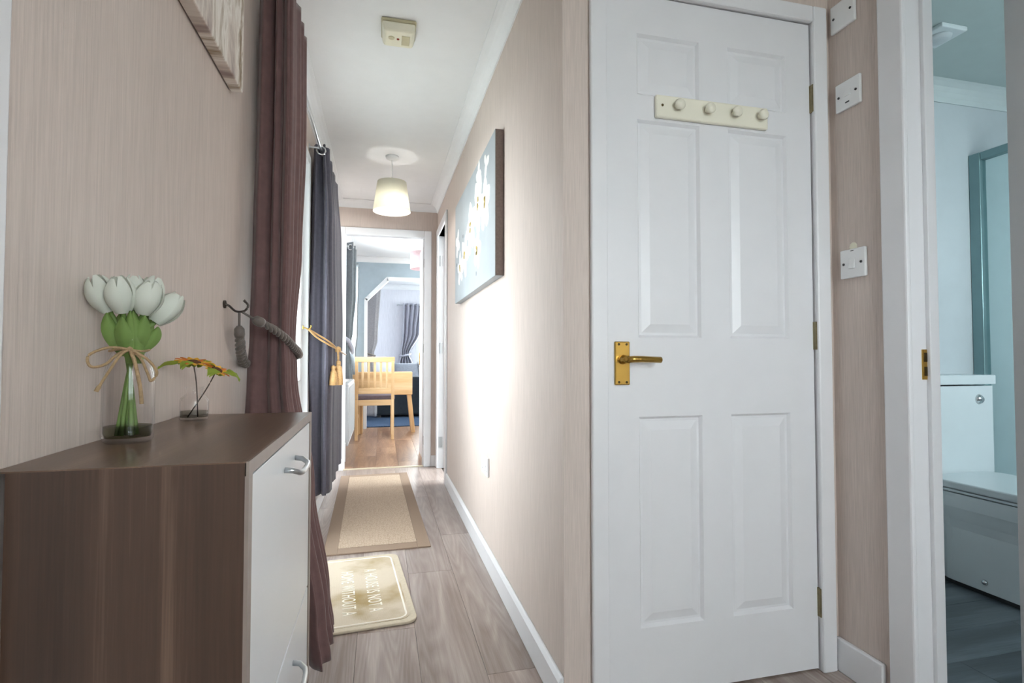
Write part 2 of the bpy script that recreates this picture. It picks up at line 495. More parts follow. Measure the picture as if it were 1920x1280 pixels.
# ================================================================ SETTING
CEIL = 2.27
XL, XR = -0.38, 0.478            # corridor walls
YD = 1.365                       # wall with the storage door
XB = 1.36                        # wall with the bathroom doorway
YE = 4.68                        # end of the corridor
YP = 7.30                        # partition between dining room and lounge
YF = 10.0                        # lounge end wall
XO = 3.60                        # outer wall on the far side
YB = -1.0                        # wall behind the camera

def structure(name, b, mat, label, cat, **kw):
    return tag(build(name, b, mat, **kw), label, cat, kind='structure')

# ---- walls
w = B()
w.box(XL - .1, XL, YB, -0.15, 0, CEIL).box(XL - .1, XL, -0.15, 0.565, 1.985, CEIL).box(XL - .1, XL, 0.565, 2.08, 0, CEIL)
w.box(XL - .1, XL, 2.08, 2.98, 2.0, CEIL).box(XL - .1, XL, 2.98, YE, 0, CEIL)
structure('wall_left', w, 'paper_beige', 'beige ribbed wallpaper wall behind the walnut cabinet and curtains', 'wall')
w = B()
w.box(XL - .1, XL, YE, 5.40, 0, CEIL).box(XL - .1, XL, 5.40, 6.50, 0, 0.95).box(XL - .1, XL, 5.40, 6.50, 1.95, CEIL).box(XL - .1, XL, 6.50, YP, 0, CEIL)
structure('wall_left_dining', w, 'paint_pale', 'pale dining room wall behind the white radiator', 'wall')
w = B().box(XL - .1, -0.26, YP + .07, YF, 0, CEIL)
structure('wall_left_lounge', w, 'paper_lilac', 'pale lounge side wall behind the taupe curtain', 'wall')
w = B()
w.box(XR, XR + .08, YD, 3.99, 0, CEIL).box(XR, XR + .08, 3.99, 4.61, 1.985, CEIL).box(XR, XR + .08, 4.61, YE, 0, CEIL)
structure('wall_right', w, 'paper_beige', 'pale sunlit corridor wall with the orchid canvas on it', 'wall')
w = B()
w.box(XR + .08, 0.585, YD, YD + .08, 0, CEIL).box(0.585, 1.31, YD, YD + .08, 1.995, CEIL).box(1.31, XB, YD, YD + .08, 0, CEIL)
structure('wall_front', w, 'paper_beige', 'narrow beige wall around the white six-panel door', 'wall')
w = B()
w.box(XB, XB + .08, YB, 0.42, 0, CEIL).box(XB, XB + .08, 0.42, 1.135, 1.985, CEIL).box(XB, XB + .08, 1.135, 1.98, 0, CEIL)
structure('wall_bathroom_side', w, 'paper_beige', 'beige wall strip with three white switch plates', 'wall')
w = B()
w.box(XL, -0.335, YE, YE + .08, 0, CEIL).box(-0.335, 0.385, YE, YE + .08, 2.0, CEIL).box(0.385, XO, YE, YE + .08, 0, CEIL)
structure('wall_end', w, 'paper_beige', 'beige wall over the doorway at the far end of the corridor', 'wall')
# partition with the clipped-corner opening
w = B()
w.prism([(XL, 0), (-0.215, 0), (-0.215, 1.72), (0.073, 2.01), (2.4, 2.01), (2.4, 0), (XO, 0), (XO, CEIL), (XL, CEIL)], YP, YP + .07, 'y')
structure('wall_partition', w, 'paint_blue_grey', 'blue-grey partition with a clipped-corner opening into the lounge', 'wall')
w = B()
w.box(XL, 0.68, YF, YF + .1, 0, CEIL).box(0.68, 1.85, YF, YF + .1, 0, .75).box(0.68, 1.85, YF, YF + .1, 1.88, CEIL).box(1.85, XO, YF, YF + .1, 0, CEIL)
structure('wall_lounge_end', w, 'paper_lilac', 'pale lilac end wall of the lounge', 'wall')
w = B()
w.box(XO, XO + .1, YB, 2.8, 0, CEIL).box(XO, XO + .1, 2.8, 4.4, 0, .85).box(XO, XO + .1, 2.8, 4.4, 1.95, CEIL).box(XO, XO + .1, 4.4, 5.2, 0, CEIL).box(XO, XO + .1, 5.2, 6.8, 0, .85).box(XO, XO + .1, 5.2, 6.8, 1.95, CEIL).box(XO, XO + .1, 6.8, 7.8, 0, CEIL)
w.box(XO, XO + .1, 7.8, 9.4, 0, .85).box(XO, XO + .1, 7.8, 9.4, 1.95, CEIL).box(XO, XO + .1, 9.4, YF, 0, CEIL)
structure('wall_outer', w, 'paint_pale', 'pale outer wall with windows on the far side', 'wall')
w = B()
w.box(XL, 0.30, YB - .08, YB, 0, CEIL).box(0.30, 1.30, YB - .08, YB, 0, .78).box(0.30, 1.30, YB - .08, YB, 1.95, CEIL).box(1.30, XB, YB - .08, YB, 0, CEIL)
structure('wall_back', w, 'paper_beige', 'beige wall behind the camera with a window', 'wall')
w = B().box(XB + .08, XO, 1.98, 2.04, 0, CEIL)
structure('wall_bathroom_back', w, 'panel_aqua', 'pale blue panelled wall behind the toilet', 'wall')
w = B()
w.box(XB + .08, 2.08, -0.28, -0.20, 0, CEIL).box(2.08, 2.92, -0.28, -0.20, 0, 1.08).box(2.08, 2.92, -0.28, -0.20, 1.92, CEIL).box(2.92, XO, -0.28, -0.20, 0, CEIL)
structure('wall_bathroom_front', w, 'panel_aqua', 'pale blue bathroom wall with a small window', 'wall')
w = B().box(2.92, 2.96, 1.98 - 2.18, 1.98, 0, CEIL).box(3.56, 3.6, -0.2, 1.98, 0, CEIL)
w.bm.free()

# ---- ceiling and coving
w = B().box(XL - .1, XO + .1, YB - .1, YF + .1, CEIL, CEIL + .08)
ceiling = structure('ceiling', w, 'ceiling_white', 'white textured ceiling above the corridor', 'ceiling')
w = B().box(XB + .08, XO, -0.2, 1.98, CEIL - .012, CEIL)
structure('ceiling_bathroom', w, 'bath_ceiling', 'pale aqua bathroom ceiling', 'ceiling')
def cove(name, x0, y0, x1, y1, nx, ny, s, mat, label):
    """coving strip from (x0,y0) to (x1,y1); (nx,ny) points into the room"""
    b = B(); prof = []
    n = 6
    prof.append((0, CEIL))
    for i in range(n + 1):
        a = i / n * PI / 2
        prof.append((s - s * math.cos(a) * 1.0 if False else s * (1 - math.sin(PI / 2 - a)) + 0.006, CEIL - s * (1 - math.sin(a)) - 0.004))
    prof = [(0.0, CEIL - .0005), (0.0, CEIL - s), (0.006, CEIL - s)]
    for i in range(1, n):
        a = i / n * PI / 2
        prof.append((0.006 + (s - .006) * (1 - math.cos(a)), CEIL - s + (s - .006) * math.sin(a)))
    prof += [(s, CEIL - .006), (s, CEIL - .0005)]
    r0 = [b.bm.verts.new((x0 + nx * u, y0 + ny * u, z)) for u, z in prof]
    r1 = [b.bm.verts.new((x1 + nx * u, y1 + ny * u, z)) for u, z in prof]
    m = len(prof)
    for i in range(m):
        j = (i + 1) % m
        b.bm.faces.new((r0[i], r0[j], r1[j], r1[i]))
    b.bm.faces.new(r0); b.bm.faces.new(r1[::-1])
    return structure(name, b, mat, label, 'trim')
cove('trim_1', XL, YB, XL, YE, 1, 0, .065, 'ceiling_white', 'white coving along the corridor wall above the curtains')
cove('trim_2', XR, YD, XR, YE, -1, 0, .065, 'ceiling_white', 'white coving above the orchid canvas wall')
cove('trim_3', XL, YE, XR, YE, 0, -1, .06, 'ceiling_white', 'white coving over the far corridor doorway')
cove('trim_4', XL, YP, XO, YP, 0, -1, .07, 'ceiling_white', 'white coving above the blue-grey partition')
cove('trim_5', -0.26, YF, XO, YF, 0, -1, .09, 'ceiling_white', 'white coving on the lounge end wall')
cove('trim_6', XB + .08, 1.98, XO, 1.98, 0, -1, .095, 'bath_cove', 'pale coving on the bathroom back wall')
cove('trim_7', XL, YE + .08, XL, YP, 1, 0, .07, 'ceiling_white', 'white coving along the dining room curtain wall')

# ---- floors: base slabs with individual planks
def planked(name, x0, x1, y0, y1, pw, pl, mat, label, along='y', off=0.0, keep=None):
    base = structure(name, B().box(x0, x1, y0, y1, -0.06, -0.006), 'subfloor', label, 'floor')
    g = 0.0004
    b = B()
    if along == 'y': b.box(-pw / 2 + g, pw / 2 - g, -pl / 2 + g, pl / 2 - g, -0.008, 0)
    else: b.box(-pl / 2 + g, pl / 2 - g, -pw / 2 + g, pw / 2 - g, -0.008, 0)
    bmesh.ops.bevel(b.bm, geom=[e for e in b.bm.edges if all(v.co.z > -0.001 for v in e.verts)], offset=0.0008, segments=1, affect='EDGES')
    me = bpy.data.meshes.new('plank'); bmesh.ops.recalc_face_normals(b.bm, faces=b.bm.faces); b.bm.to_mesh(me); b.bm.free()
    me.materials.append(MATS[mat])
    bx, by, bz = base.location
    rows = range(-30, 40)
    for r in rows:
        for k in range(-12, 20):
            if along == 'y':
                cx = off + r * pw; cy = (k + ((r * 0.37) % 1.0)) * pl
                ex, ey = pw / 2, pl / 2
            else:
                cy = off + r * pw; cx = (k + ((r * 0.37) % 1.0)) * pl
                ex, ey = pl / 2, pw / 2
            if cx + ex < x0 + .005 or cx - ex > x1 - .005 or cy + ey < y0 + .005 or cy - ey > y1 - .005: continue
            if keep and not keep(cx, cy): continue
            if cx - ex >= x0 and cx + ex <= x1 and cy - ey >= y0 and cy + ey <= y1:
                o = bpy.data.objects.new('plank', me); o.location = (cx - bx, cy - by, -bz)
            else:
                ax, bx2 = max(cx - ex, x0) + g, min(cx + ex, x1) - g
                ay, by2 = max(cy - ey, y0) + g, min(cy + ey, y1) - g
                q = B().box(ax - cx, bx2 - cx, ay - cy, by2 - cy, -0.008, 0)
                bmesh.ops.bevel(q.bm, geom=[e for e in q.bm.edges if all(v.co.z > -0.001 for v in e.verts)], offset=0.0008, segments=1, affect='EDGES')
                m2 = bpy.data.meshes.new('plank'); bmesh.ops.recalc_face_normals(q.bm, faces=q.bm.faces); q.bm.to_mesh(m2); q.bm.free()
                m2.materials.append(MATS[mat])
                o = bpy.data.objects.new('plank', m2); o.location = (cx - bx, cy - by, -bz)
            o.parent = base; col.objects.link(o)
    return base
planked('floor', XL - .1, XB + .04, YB, YE + .02, 0.193, 1.28, 'laminate', 'grey-brown oak laminate floor of the corridor', off=0.025,
        keep=lambda x, y: y < YD + .7 or x < XR + .1)
planked('floor_dining', XL, XO, YE + .02, YF, 0.193, 1.28, 'laminate_warm', 'warm brown plank floor of the dining room', off=0.06,
        keep=lambda x, y: x < 1.6)
planked('floor_bathroom', XB + .04, XO, -0.2, 1.98, 0.15, 1.2, 'vinyl_slate', 'dark slate-grey plank floor of the bathroom', along='x', off=0.03)
structure('floor_side_room', B().box(XR + .1, XO, 2.04, YE, -0.06, 0), 'subfloor', 'floor of the side room off the corridor', 'floor')
tb = B().box(-0.30, 0.36, YE + .005, YE + .04, -0.004, 0.006)
structure('trim_8', tb, 'threshold_strip', 'pale metal threshold strip across the far doorway', 'trim', bevel=.002)

gr = structure('ground_outside', B().box(-14, 18, -12, 22, -.62, -.55), 'ground_grey', 'pale paved ground outside the windows', 'ground')

# ---- skirting
def skirt(name, b, label):
    return structure(name, b, 'gloss_white', label, 'skirting', bevel=.004)
skirt('baseboard_right', B().prism([(XR, 0), (XR - .016, 0), (XR - .016, .082), (XR - .008, .096), (XR, .096)], YD - .0, 3.93, 'y'), 'white skirting along the sunlit corridor wall')
skirt('baseboard_left', B().box(XL, XL + .016, 3.03, YE, 0, .095), 'white skirting under the grey curtain')
skirt('baseboard_left_near', B().box(XL, XL + .016, 0.63, 2.03, 0, .095), 'white skirting behind the walnut cabinet')
skirt('baseboard_bathroom_side', B().box(XB - .016, XB, 1.205, YD, 0, .098), 'white skirting below the switch plates')
skirt('baseboard_front', B().box(XR - .016, 0.535, YD - .016, YD, 0, .052), 'short white skirting block beside the six-panel door')
skirt('baseboard_end', B().box(0.425, XR, YE - .016, YE, 0, .095), 'short white skirting piece beside the far doorway')

# ---- casings and linings
def casing(name, label, horiz, a0, a1, top, plane, nrm, wd=0.062, th=0.016, lining=0.08, mat='gloss_white', stops=True):
    """door casing on a wall; horiz 'x' or 'y' is the wall direction, plane the wall face, nrm the side (+1/-1) it faces"""
    t = thing(name, label, 'door frame', ((a0 + a1) / 2 if horiz == 'x' else plane, plane if horiz == 'x' else (a0 + a1) / 2, 0), kind='structure')
    def bx(u0, u1, d0, d1, z0, z1):
        b = B()
        lo, hi = sorted((plane + nrm * d0, plane + nrm * d1))
        if horiz == 'x': b.box(u0, u1, lo, hi, z0, z1)
        else: b.box(lo, hi, u0, u1, z0, z1)
        return b
    build('architrave', bx(a0 - wd, a0 + .004, 0, th, 0, top + wd), mat, t, bevel=.005)
    build('architrave', bx(a1 - .004, a1 + wd, 0, th, 0, top + wd), mat, t, bevel=.005)
    build('architrave_head', bx(a0 + .004, a1 - .004, 0, th * .98, top - .004, top + wd), mat, t, bevel=.005)
    build('lining', bx(a0 - .018, a0, -lining, -.0005, 0, top + .018), mat, t)
    build('lining', bx(a1, a1 + .018, -lining, -.0005, 0, top + .018), mat, t)
    build('lining_head', bx(a0, a1, -lining, -.0005, top, top + .018), mat, t)
    if stops:
        build('door_stop', bx(a0, a0 + .012, -lining, -.048, 0, top), mat, t, bevel=.002)
        build('door_stop', bx(a1 - .012, a1, -lining, -.048, 0, top), mat, t, bevel=.002)
    return t
frame_store = casing('trim_9', 'white casing around the six-panel storage door', 'x', 0.60, 1.295, 1.985, YD, -1, wd=.046)
frame_bath = casing('trim_10', 'white casing of the bathroom doorway', 'y', 0.44, 1.115, 1.985, XB, -1, wd=.070)
frame_end = casing('trim_11', 'white casing of the doorway at the corridor end', 'x', -0.305, 0.365, 1.985, YE, -1, wd=.058)
frame_side = casing('trim_12', 'white casing of the side doorway beyond the orchid canvas', 'y', 4.01, 4.585, 1.985, XR, -1, wd=.060)
frame_left = casing('trim_13', 'white casing at the left edge beyond the cabinet', 'y', -0.15, 0.565, 1.985, XL, 1, wd=.072)

def hinge(parent, x0, x1, y0, y1, z, mat='brass_dull', h=.075, knuckle=None):
    o = build('hinge', B().box(x0, x1, y0, y1, z - h / 2, z + h / 2), mat, parent)
    if knuckle:
        build('knuckle', B().cyl((knuckle[0], knuckle[1], z - h / 2), (knuckle[0], knuckle[1], z + h / 2), .0045, 10), mat, o, smooth=False)
    return o
# hinge leaves on the side doorway's far lining and the end doorway's right lining
for z in (0.22, 1.02, 1.77):
    hinge(frame_side, XR + .004, XR + .036, 4.582, 4.5855, z, 'satin_silver', .09, (XR + .020, 4.583))
    hinge(frame_end, .3625, .3655, YE + .03, YE + .062, z, 'pewter', .075, (.363, YE + .066))
# latch keep on the bathroom lining
kp = build('strike_plate', B().box(XB + .032, XB + .054, 1.1125, 1.1155, .885, .965), 'brass', frame_bath, bevel=.001)
for z0 in (.895, .932):
    build('latch_slot', B().box(XB + .038, XB + .049, 1.112, 1.1126, z0, z0 + .024), 'screw_dark', kp)

# ================================================================ DOORS
def panel_face(b, x0, x1, z0, z1, y, depth=.009, bev=.024, rim=.020):
    """raised and fielded panel: sunk moulding then a raised field, on the face at y (front is -y)"""
    def loop(i, d):
        return [(x0 + i, y + d, z0 + i), (x1 - i, y + d, z0 + i), (x1 - i, y + d, z1 - i), (x0 + i, y + d, z1 - i)]
    loops = [loop(0, 0), loop(.007, depth), (loop(.007 + rim * .35, depth)), loop(.007 + rim * .35 + bev, .0015)]
    vs = [[b.bm.verts.new(p) for p in lp] for lp in loops]
    for a, c in zip(vs, vs[1:]):
        for i in range(4):
            j = (i + 1) % 4
            b.bm.faces.new((a[i], a[j], c[j], c[i]))
    b.bm.faces.new(vs[-1])

d1 = thing('door_1', 'closed white six-panel door with a brass lever handle', 'door', (0.947, YD + .02, 0), kind='structure')
DX0, DX1, DZ0, DZ1, DY = 0.6050, 1.292, 0.006, 1.982, YD + .006
pcols = [(0.703, 0.903), (0.999, 1.204)]
prows = [(0.193, 0.777), (1.000, 1.622), (1.694, 1.871)]
# frame of stiles and rails: one continuous moulded skin with the panel openings left out
xs = [DX0, pcols[0][0], pcols[0][1], pcols[1][0], pcols[1][1], DX1]
zs = [DZ0] + [v for r_ in prows for v in r_] + [DZ1]
b = B()
for i in range(5):
    for j in range(len(zs) - 1):
        if i in (1, 3) and j in (1, 3, 5): continue
        v = [b.bm.verts.new(p) for p in ((xs[i], DY, zs[j]), (xs[i + 1], DY, zs[j]), (xs[i + 1], DY, zs[j + 1]), (xs[i], DY, zs[j + 1]))]
        b.bm.faces.new(v)
b.box(DX0, DX1, DY + .012, DY + .035, DZ0, DZ1)
for (xa, xb_, za, zb) in ((DX0, DX0, DZ0, DZ1), (DX1, DX1, DZ0, DZ1)):
    v = [b.bm.verts.new(p) for p in ((xa, DY, za), (xa, DY + .035, za), (xa, DY + .035, zb), (xa, DY, zb))]; b.bm.faces.new(v)
for z in (DZ0, DZ1):
    v = [b.bm.verts.new(p) for p in ((DX0, DY, z), (DX1, DY, z), (DX1, DY + .035, z), (DX0, DY + .035, z))]; b.bm.faces.new(v)
build('leaf', b, 'gloss_white', d1)
for (xa, xb_) in pcols:
    for (za, zb) in prows:
        b = B(); panel_face(b, xa, xb_, za, zb, DY); build('panel', b, 'gloss_white', d1)
for z in (0.205, 1.010, 1.745):
    hinge(d1, 1.290, 1.297, YD - .004, YD + .006, z, 'brass_dull', .085, (1.2935, YD - .006))
# brass lever on plate
hp = build('handle_plate', B().box(.6285, .6735, DY - .007, DY, .867, .988), 'brass', d1, bevel=.003)
for sx in (.640, .663):
    for sz in (.875, .980):
        build('screw', B().lathe([(.0001, DY - .0085), (.0032, DY - .0082), (.0036, DY - .007)], (sx, 0, sz), 10, 'y'), 'screw_dark', hp)
build('rose', B().lathe([(.0135, DY - .007), (.012, DY - .018), (.0095, DY - .026), (.0095, DY - .046)], (.651, 0, .938), 18, 'y'), 'brass', hp, smooth=True)
b = B()
pts = [(.648, DY - .046, .938), (.665, DY - .049, .939), (.69, DY - .047, .939), (.72, DY - .044, .938), (.748, DY - .042, .937), (.7505, DY - .042, .937)]
b.tube(pts, [.0085, .0092, .0088, .0084, .0088, .006], 14)
lv = build('lever', b, 'brass', d1, smooth=True)
build('keyhole_edge', B().box(.5985, .6025, DY - .002, DY + .002, .91, .955), 'brass_dull', d1)

# door_2: glazed entrance door in the left wall
d2 = thing('door_2', 'white glazed entrance door between the brown and grey curtains', 'door', (XL, 2.53, 0), kind='structure')
b = B()
for (y0, y1, z0, z1) in ((2.08, 2.13, 0, 2.0), (2.93, 2.98, 0, 2.0), (2.13, 2.93, 1.95, 2.0), (2.13, 2.93, 0, .035)):
    b.box(XL - .085, XL + .012, y0, y1, z0, z1)
build('frame', b, 'upvc_white', d2)
b = B()
for (y0, y1, z0, z1) in ((2.133, 2.205, .037, 1.948), (2.855, 2.927, .037, 1.948), (2.205, 2.855, 1.868, 1.948), (2.205, 2.855, .74, .82), (2.205, 2.855, .037, .12)):
    b.box(XL - .075, XL - .015, y0, y1, z0, z1)
build('stile_frame', b, 'upvc_white', d2)
build('glass_pane', B().box(XL - .05, XL - .044, 2.205, 2.855, .82, 1.868), 'glass_pane', d2)
build('frosted_pane', B().box(XL - .05, XL - .044, 2.205, 2.855, .12, .74), 'glass_frosted', d2)
b = B()
for (y0, y1, z0, z1) in ((2.205, 2.215, .82, 1.868), (2.845, 2.855, .82, 1.868), (2.205, 2.855, 1.858, 1.868), (2.205, 2.855, .82, .83)):
    b.box(XL - .043, XL - .013, y0, y1, z0, z1)
build('glazing_bead', b, 'upvc_white', d2)
hd = build('handle_plate', B().box(XL - .015, XL - .006, 2.155, 2.185, .92, 1.14), 'satin_silver', d2, bevel=.003)
build('lever', B().tube([(XL - .006, 2.17, 1.06), (XL + .035, 2.17, 1.06), (XL + .042, 2.19, 1.06), (XL + .042, 2.27, 1.06)], .008, 10), 'satin_silver', hd, smooth=True)

# door_3: bathroom door ajar into the bathroom
d3 = thing('door_3', 'white bathroom door standing ajar at the right edge', 'door', (XB + .05, .444, 0), rz=R(-22.0), kind='structure')
lf = B().box(-.018, .017, 0, .664, .008, 1.978)
build('leaf', lf, 'gloss_white', d3, local=True, bevel=.002)
build('handle_plate', B().box(-.026, -.018, .545, .590, .867, .988), 'brass', d3, local=True, bevel=.003)

# door_4 (left edge, closed) and door_5 (side room, open), door_6 (far doorway, open into the dining room)
d4 = thing('door_4', 'closed white door in the left wall beyond the frame', 'door', (XL - .03, .2, 0), kind='structure')
build('leaf', B().box(XL - .058, XL - .022, -.147, .562, .006, 1.982), 'gloss_white', d4)
build('handle_plate', B().box(XL - .022, XL - .015, -.12, -.075, .867, .988), 'brass', d4, bevel=.003)
d5 = thing('door_5', 'open white door of the side room, seen edge-on', 'door', (XR + .09, 4.55, 0), kind='structure')
build('leaf', B().box(XR + .090, XR + .640, 4.548, 4.583, .006, 1.982), 'gloss_white', d5)
build('handle_plate', B().box(XR + .56, XR + .60, 4.541, 4.548, .867, .988), 'brass', d5, bevel=.003)
d6 = thing('door_6', 'open white door swung back inside the dining room', 'door', (.39, YE + .1, 0), kind='structure')
build('leaf', B().box(.375, .410, YE + .082, YE + .735, .006, 1.982), 'gloss_white', d6)
build('handle_plate', B().box(.368, .375, YE + .665, YE + .705, .867, .988), 'brass', d6, bevel=.003)

# ---- windows
def window(name, label, horiz, a0, a1, z0, z1, plane, nrm, sill=True):
    t = thing(name, label, 'window', ((a0 + a1) / 2 if horiz == 'x' else plane, plane if horiz == 'x' else (a0 + a1) / 2, z0), kind='structure')
    def bx(b, u0, u1, d0, d1, za, zb):
        lo, hi = sorted((plane + nrm * d0, plane + nrm * d1))
        if horiz == 'x': b.box(u0, u1, lo, hi, za, zb)
        else: b.box(lo, hi, u0, u1, za, zb)
        return b
    f = .05
    b = B()
    bx(b, a0, a0 + f, -.07, -.01, z0, z1); bx(b, a1 - f, a1, -.07, -.01, z0, z1)
    bx(b, a0 + f, a1 - f, -.07, -.01, z0, z0 + f); bx(b, a0 + f, a1 - f, -.07, -.01, z1 - f, z1)
    m = (a0 + a1) / 2
    bx(b, m - .025, m + .025, -.07, -.012, z0 + f, z1 - f)
    build('window_frame', b, 'upvc_white', t)
    build('pane', bx(B(), a0 + f, m - .025, -.045, -.040, z0 + f, z1 - f), 'glass_pane', t)
    build('pane', bx(B(), m + .025, a1 - f, -.045, -.040, z0 + f, z1 - f), 'glass_pane', t)
    if sill: build('window_sill', bx(B(), a0 - .03, a1 + .03, -.01, .035, z0 - .022, z0), 'upvc_white', t, bevel=.004)
    return t
window('window_1', 'white window of the dining room behind the silver curtain', 'y', 5.40, 6.50, .95, 1.95, XL, 1)
window('window_2', 'bright white window on the lounge end wall', 'x', .68, 1.85, .75, 1.88, YF, -1)
window('window_3', 'white window behind the camera', 'x', .30, 1.30, .78, 1.95, YB, 1)
window('window_4', 'white dining room window on the outer wall', 'y', 5.2, 6.8, .85, 1.95, XO, -1)
window('window_5', 'white lounge window on the outer wall', 'y', 7.8, 9.4, .85, 1.95, XO, -1)
window('window_6', 'small white bathroom window', 'x', 2.08, 2.92, 1.08, 1.92, -.20, 1)

window('added_window_7', 'added white side room window that brightens the far corridor', 'y', 2.8, 4.4, .85, 1.95, XO, -1)  # unseen window, added so fill light reaches the corridor through the side doorway

# white trim around the clipped-corner opening
t = thing('trim_14', 'white trim around the clipped-corner lounge opening', 'trim', (0, YP, 0), kind='structure')
tw, yy0, yy1 = .055, YP - .012, YP + .082
build('post', B().box(-.215 - .004, -.215 + .036, yy0, yy1, 0, 1.715), 'upvc_white', t)
q = tw * .72
build('diagonal', B().prism([(-.219, 1.715), (-.179, 1.690), (.092, 1.963), (.073, 2.014), (.060, 2.006)], yy0, yy1, 'y'), 'upvc_white', t)
build('head', B().box(.073, 2.4, yy0, yy1, 1.963, 2.014), 'upvc_white', t)

# ================================================================ SHOE CABINET
CX0, CX1, CY0, CY1, CH = -.364, -.140, .642, 1.188, .830
cab = thing('shoe_cabinet', 'slim walnut shoe cabinet with two white tilt-out flaps against the wall', 'cabinet', ((CX0 + CX1) / 2, (CY0 + CY1) / 2, 0))
build('side_panel', B().box(CX0, CX1 - .004, CY0, CY0 + .018, 0, CH - .0015), 'walnut', cab)
build('side_panel', B().box(CX0, CX1 - .004, CY1 - .018, CY1, 0, CH - .0015), 'walnut', cab)
tp = build('top_panel', B().box(CX0 - .014, CX1 - .003, CY0, CY1, CH - .0015, CH).box(CX0, CX1 - .004, CY0 + .018, CY1 - .018, CH - .016, CH - .0015), 'walnut_top', cab)
build('edge_strip', B().box(CX1 - .003, CX1, CY0, CY1, CH - .016, CH), 'edge_band', tp)
for y in (CY0, CY1 - .018):
    build('edge_strip', B().box(CX1 - .004, CX1, y, y + .018, 0, CH - .016), 'edge_band', cab)
build('back_panel', B().box(CX0, CX0 + .006, CY0 + .018, CY1 - .018, .01, CH - .018), 'walnut', cab)
build('shelf', B().box(CX0 + .006, CX1 - .022, CY0 + .018, CY1 - .018, .06, .078), 'walnut', cab)
def bow(y0, y1, z, drop):
    x = CX1 - .002
    pts = []
    pts = [(x, y0, z), (x + .012, y0 + .002, z - drop * .2), (x + .021, y0 + .010, z - drop * .8), (x + .0235, y0 + .022, z - drop)]
    pts += [(x + .0245, (y0 + y1) / 2, z - drop)]
    pts += [(x + .0235, y1 - .022, z - drop), (x + .021, y1 - .010, z - drop * .8), (x + .012, y1 - .002, z - drop * .2), (x, y1, z)]
    return B().tube(pts, .0044, 10)
for (z0, z1, hz) in ((.481, CH - .020, .772), (.066, .477, .425)):
    f = build('flap_door', B().box(CX1 - .018, CX1 - .002, CY0 + .020, CY1 - .020, z0, z1), 'flap_white', cab, bevel=.0012)
    build('handle', bow(.880, .985, hz, .008), 'satin_silver', f, smooth=True)
for y in (CY0 + .004, CY1 - .024):
    pass

# ================================================================ BOTTLE WITH TULIPS
BX, BY = -.3325, .830
jar = thing('glass_bottle', 'clear glass milk bottle with a twine bow on the cabinet', 'bottle', (BX, BY, CH))
outer = [(.0001, 0), (.030, 0), (.0345, .004), (.0355, .012), (.0355, .070), (.034, .082), (.029, .098), (.0245, .108), (.0235, .113), (.0245, .117), (.0285, .119), (.0295, .123), (.0285, .127)]
inner = [(.0255, .127), (.0225, .119), (.0215, .113), (.0225, .107), (.027, .096), (.032, .081), (.0335, .070), (.0335, .012), (.031, .007), (.0001, .006)]
build('glass', B().lathe([(r * .84, z * 1.12 if z > .01 else z) for r, z in outer + inner], (BX, BY, CH), 40), 'glass_clear', jar, smooth=True)
build('water', B().lathe([(.0001, .0065), (.0255, .0075), (.0276, .0125), (.0276, .022), (.0001, .022)], (BX, BY, CH), 32), 'water_green', jar, smooth=True)
# twine bow around the neck; the knot faces the camera
tq = B()
ringp = [(BX + .0222 * math.cos(a), BY + .0222 * math.sin(a), CH + .124 + .0012 * math.sin(3 * a)) for a in [2 * PI * i / 28 for i in range(28)]]
tq.tube(ringp, .0016, 7, closed=True)
tw_o = build('twine', tq, 'twine', jar, smooth=True)
# local frame at the front of the neck
fv = Vector((-BX, -BY, 0)).normalized(); rv = Vector((-fv.y, fv.x, 0))
kn = Vector((BX, BY, CH + .125)) + fv * .023
def L3(r, u, f=0.0): return kn + rv * r + Vector((0, 0, u)) + fv * f
def curve3(ctrl, n=18):
    out = []
    c = [ctrl[0]] + list(ctrl) + [ctrl[-1]]
    for i in range(1, len(c) - 2):
        p0, p1, p2, p3 = [Vector(v) for v in c[i - 1:i + 3]]
        for k in range(n // (len(c) - 3) + 1):
            t_ = k / (n // (len(c) - 3) + 1)
            out.append(.5 * ((2 * p1) + (p2 - p0) * t_ + (2 * p0 - 5 * p1 + 4 * p2 - p3) * t_ ** 2 + (3 * p1 - p0 - 3 * p2 + p3) * t_ ** 3))
    out.append(Vector(ctrl[-1]))
    return out
build('bow_loop', B().tube(curve3([L3(0, 0, .003), L3(-.022, .002, .010), L3(-.042, -.008, .010), L3(-.040, -.022, .008), L3(-.026, -.020, .008), L3(-.012, -.006, .005), L3(0, 0, .003)], 42), .0018, 7), 'twine', tw_o, smooth=True)
build('bow_loop', B().tube(curve3([L3(0, 0, .003), L3(.018, -.012, .010), L3(.030, -.030, .012), L3(.024, -.042, .010), L3(.020, -.032, .009), L3(.012, -.012, .005), L3(0, 0, .003)], 42), .0018, 7), 'twine', tw_o, smooth=True)
build('bow_tail', B().tube(curve3([L3(0, 0, .003), L3(-.010, -.008, .009), L3(-.022, -.030, .011), L3(-.034, -.054, .012)], 20), [.0017] * 19 + [.0026] * (len(curve3([L3(0, 0, .003), L3(-.010, -.008, .009), L3(-.022, -.030, .011), L3(-.034, -.054, .012)], 20)) - 19), 7), 'twine', tw_o, smooth=True)
cv = curve3([L3(0, 0, .003), L3(.006, -.018, .009), L3(.012, -.05, .011), L3(.014, -.072, .012)], 20)
build('bow_tail', B().tube(cv, [.0024] * len(cv), 7), 'twine', tw_o, smooth=True)
build('knot', B().lathe([(.0001, -.004), (.0034, -.002), (.0036, .002), (.0001, .004)], tuple(L3(0, 0, .003)), 10), 'twine', tw_o, smooth=True)

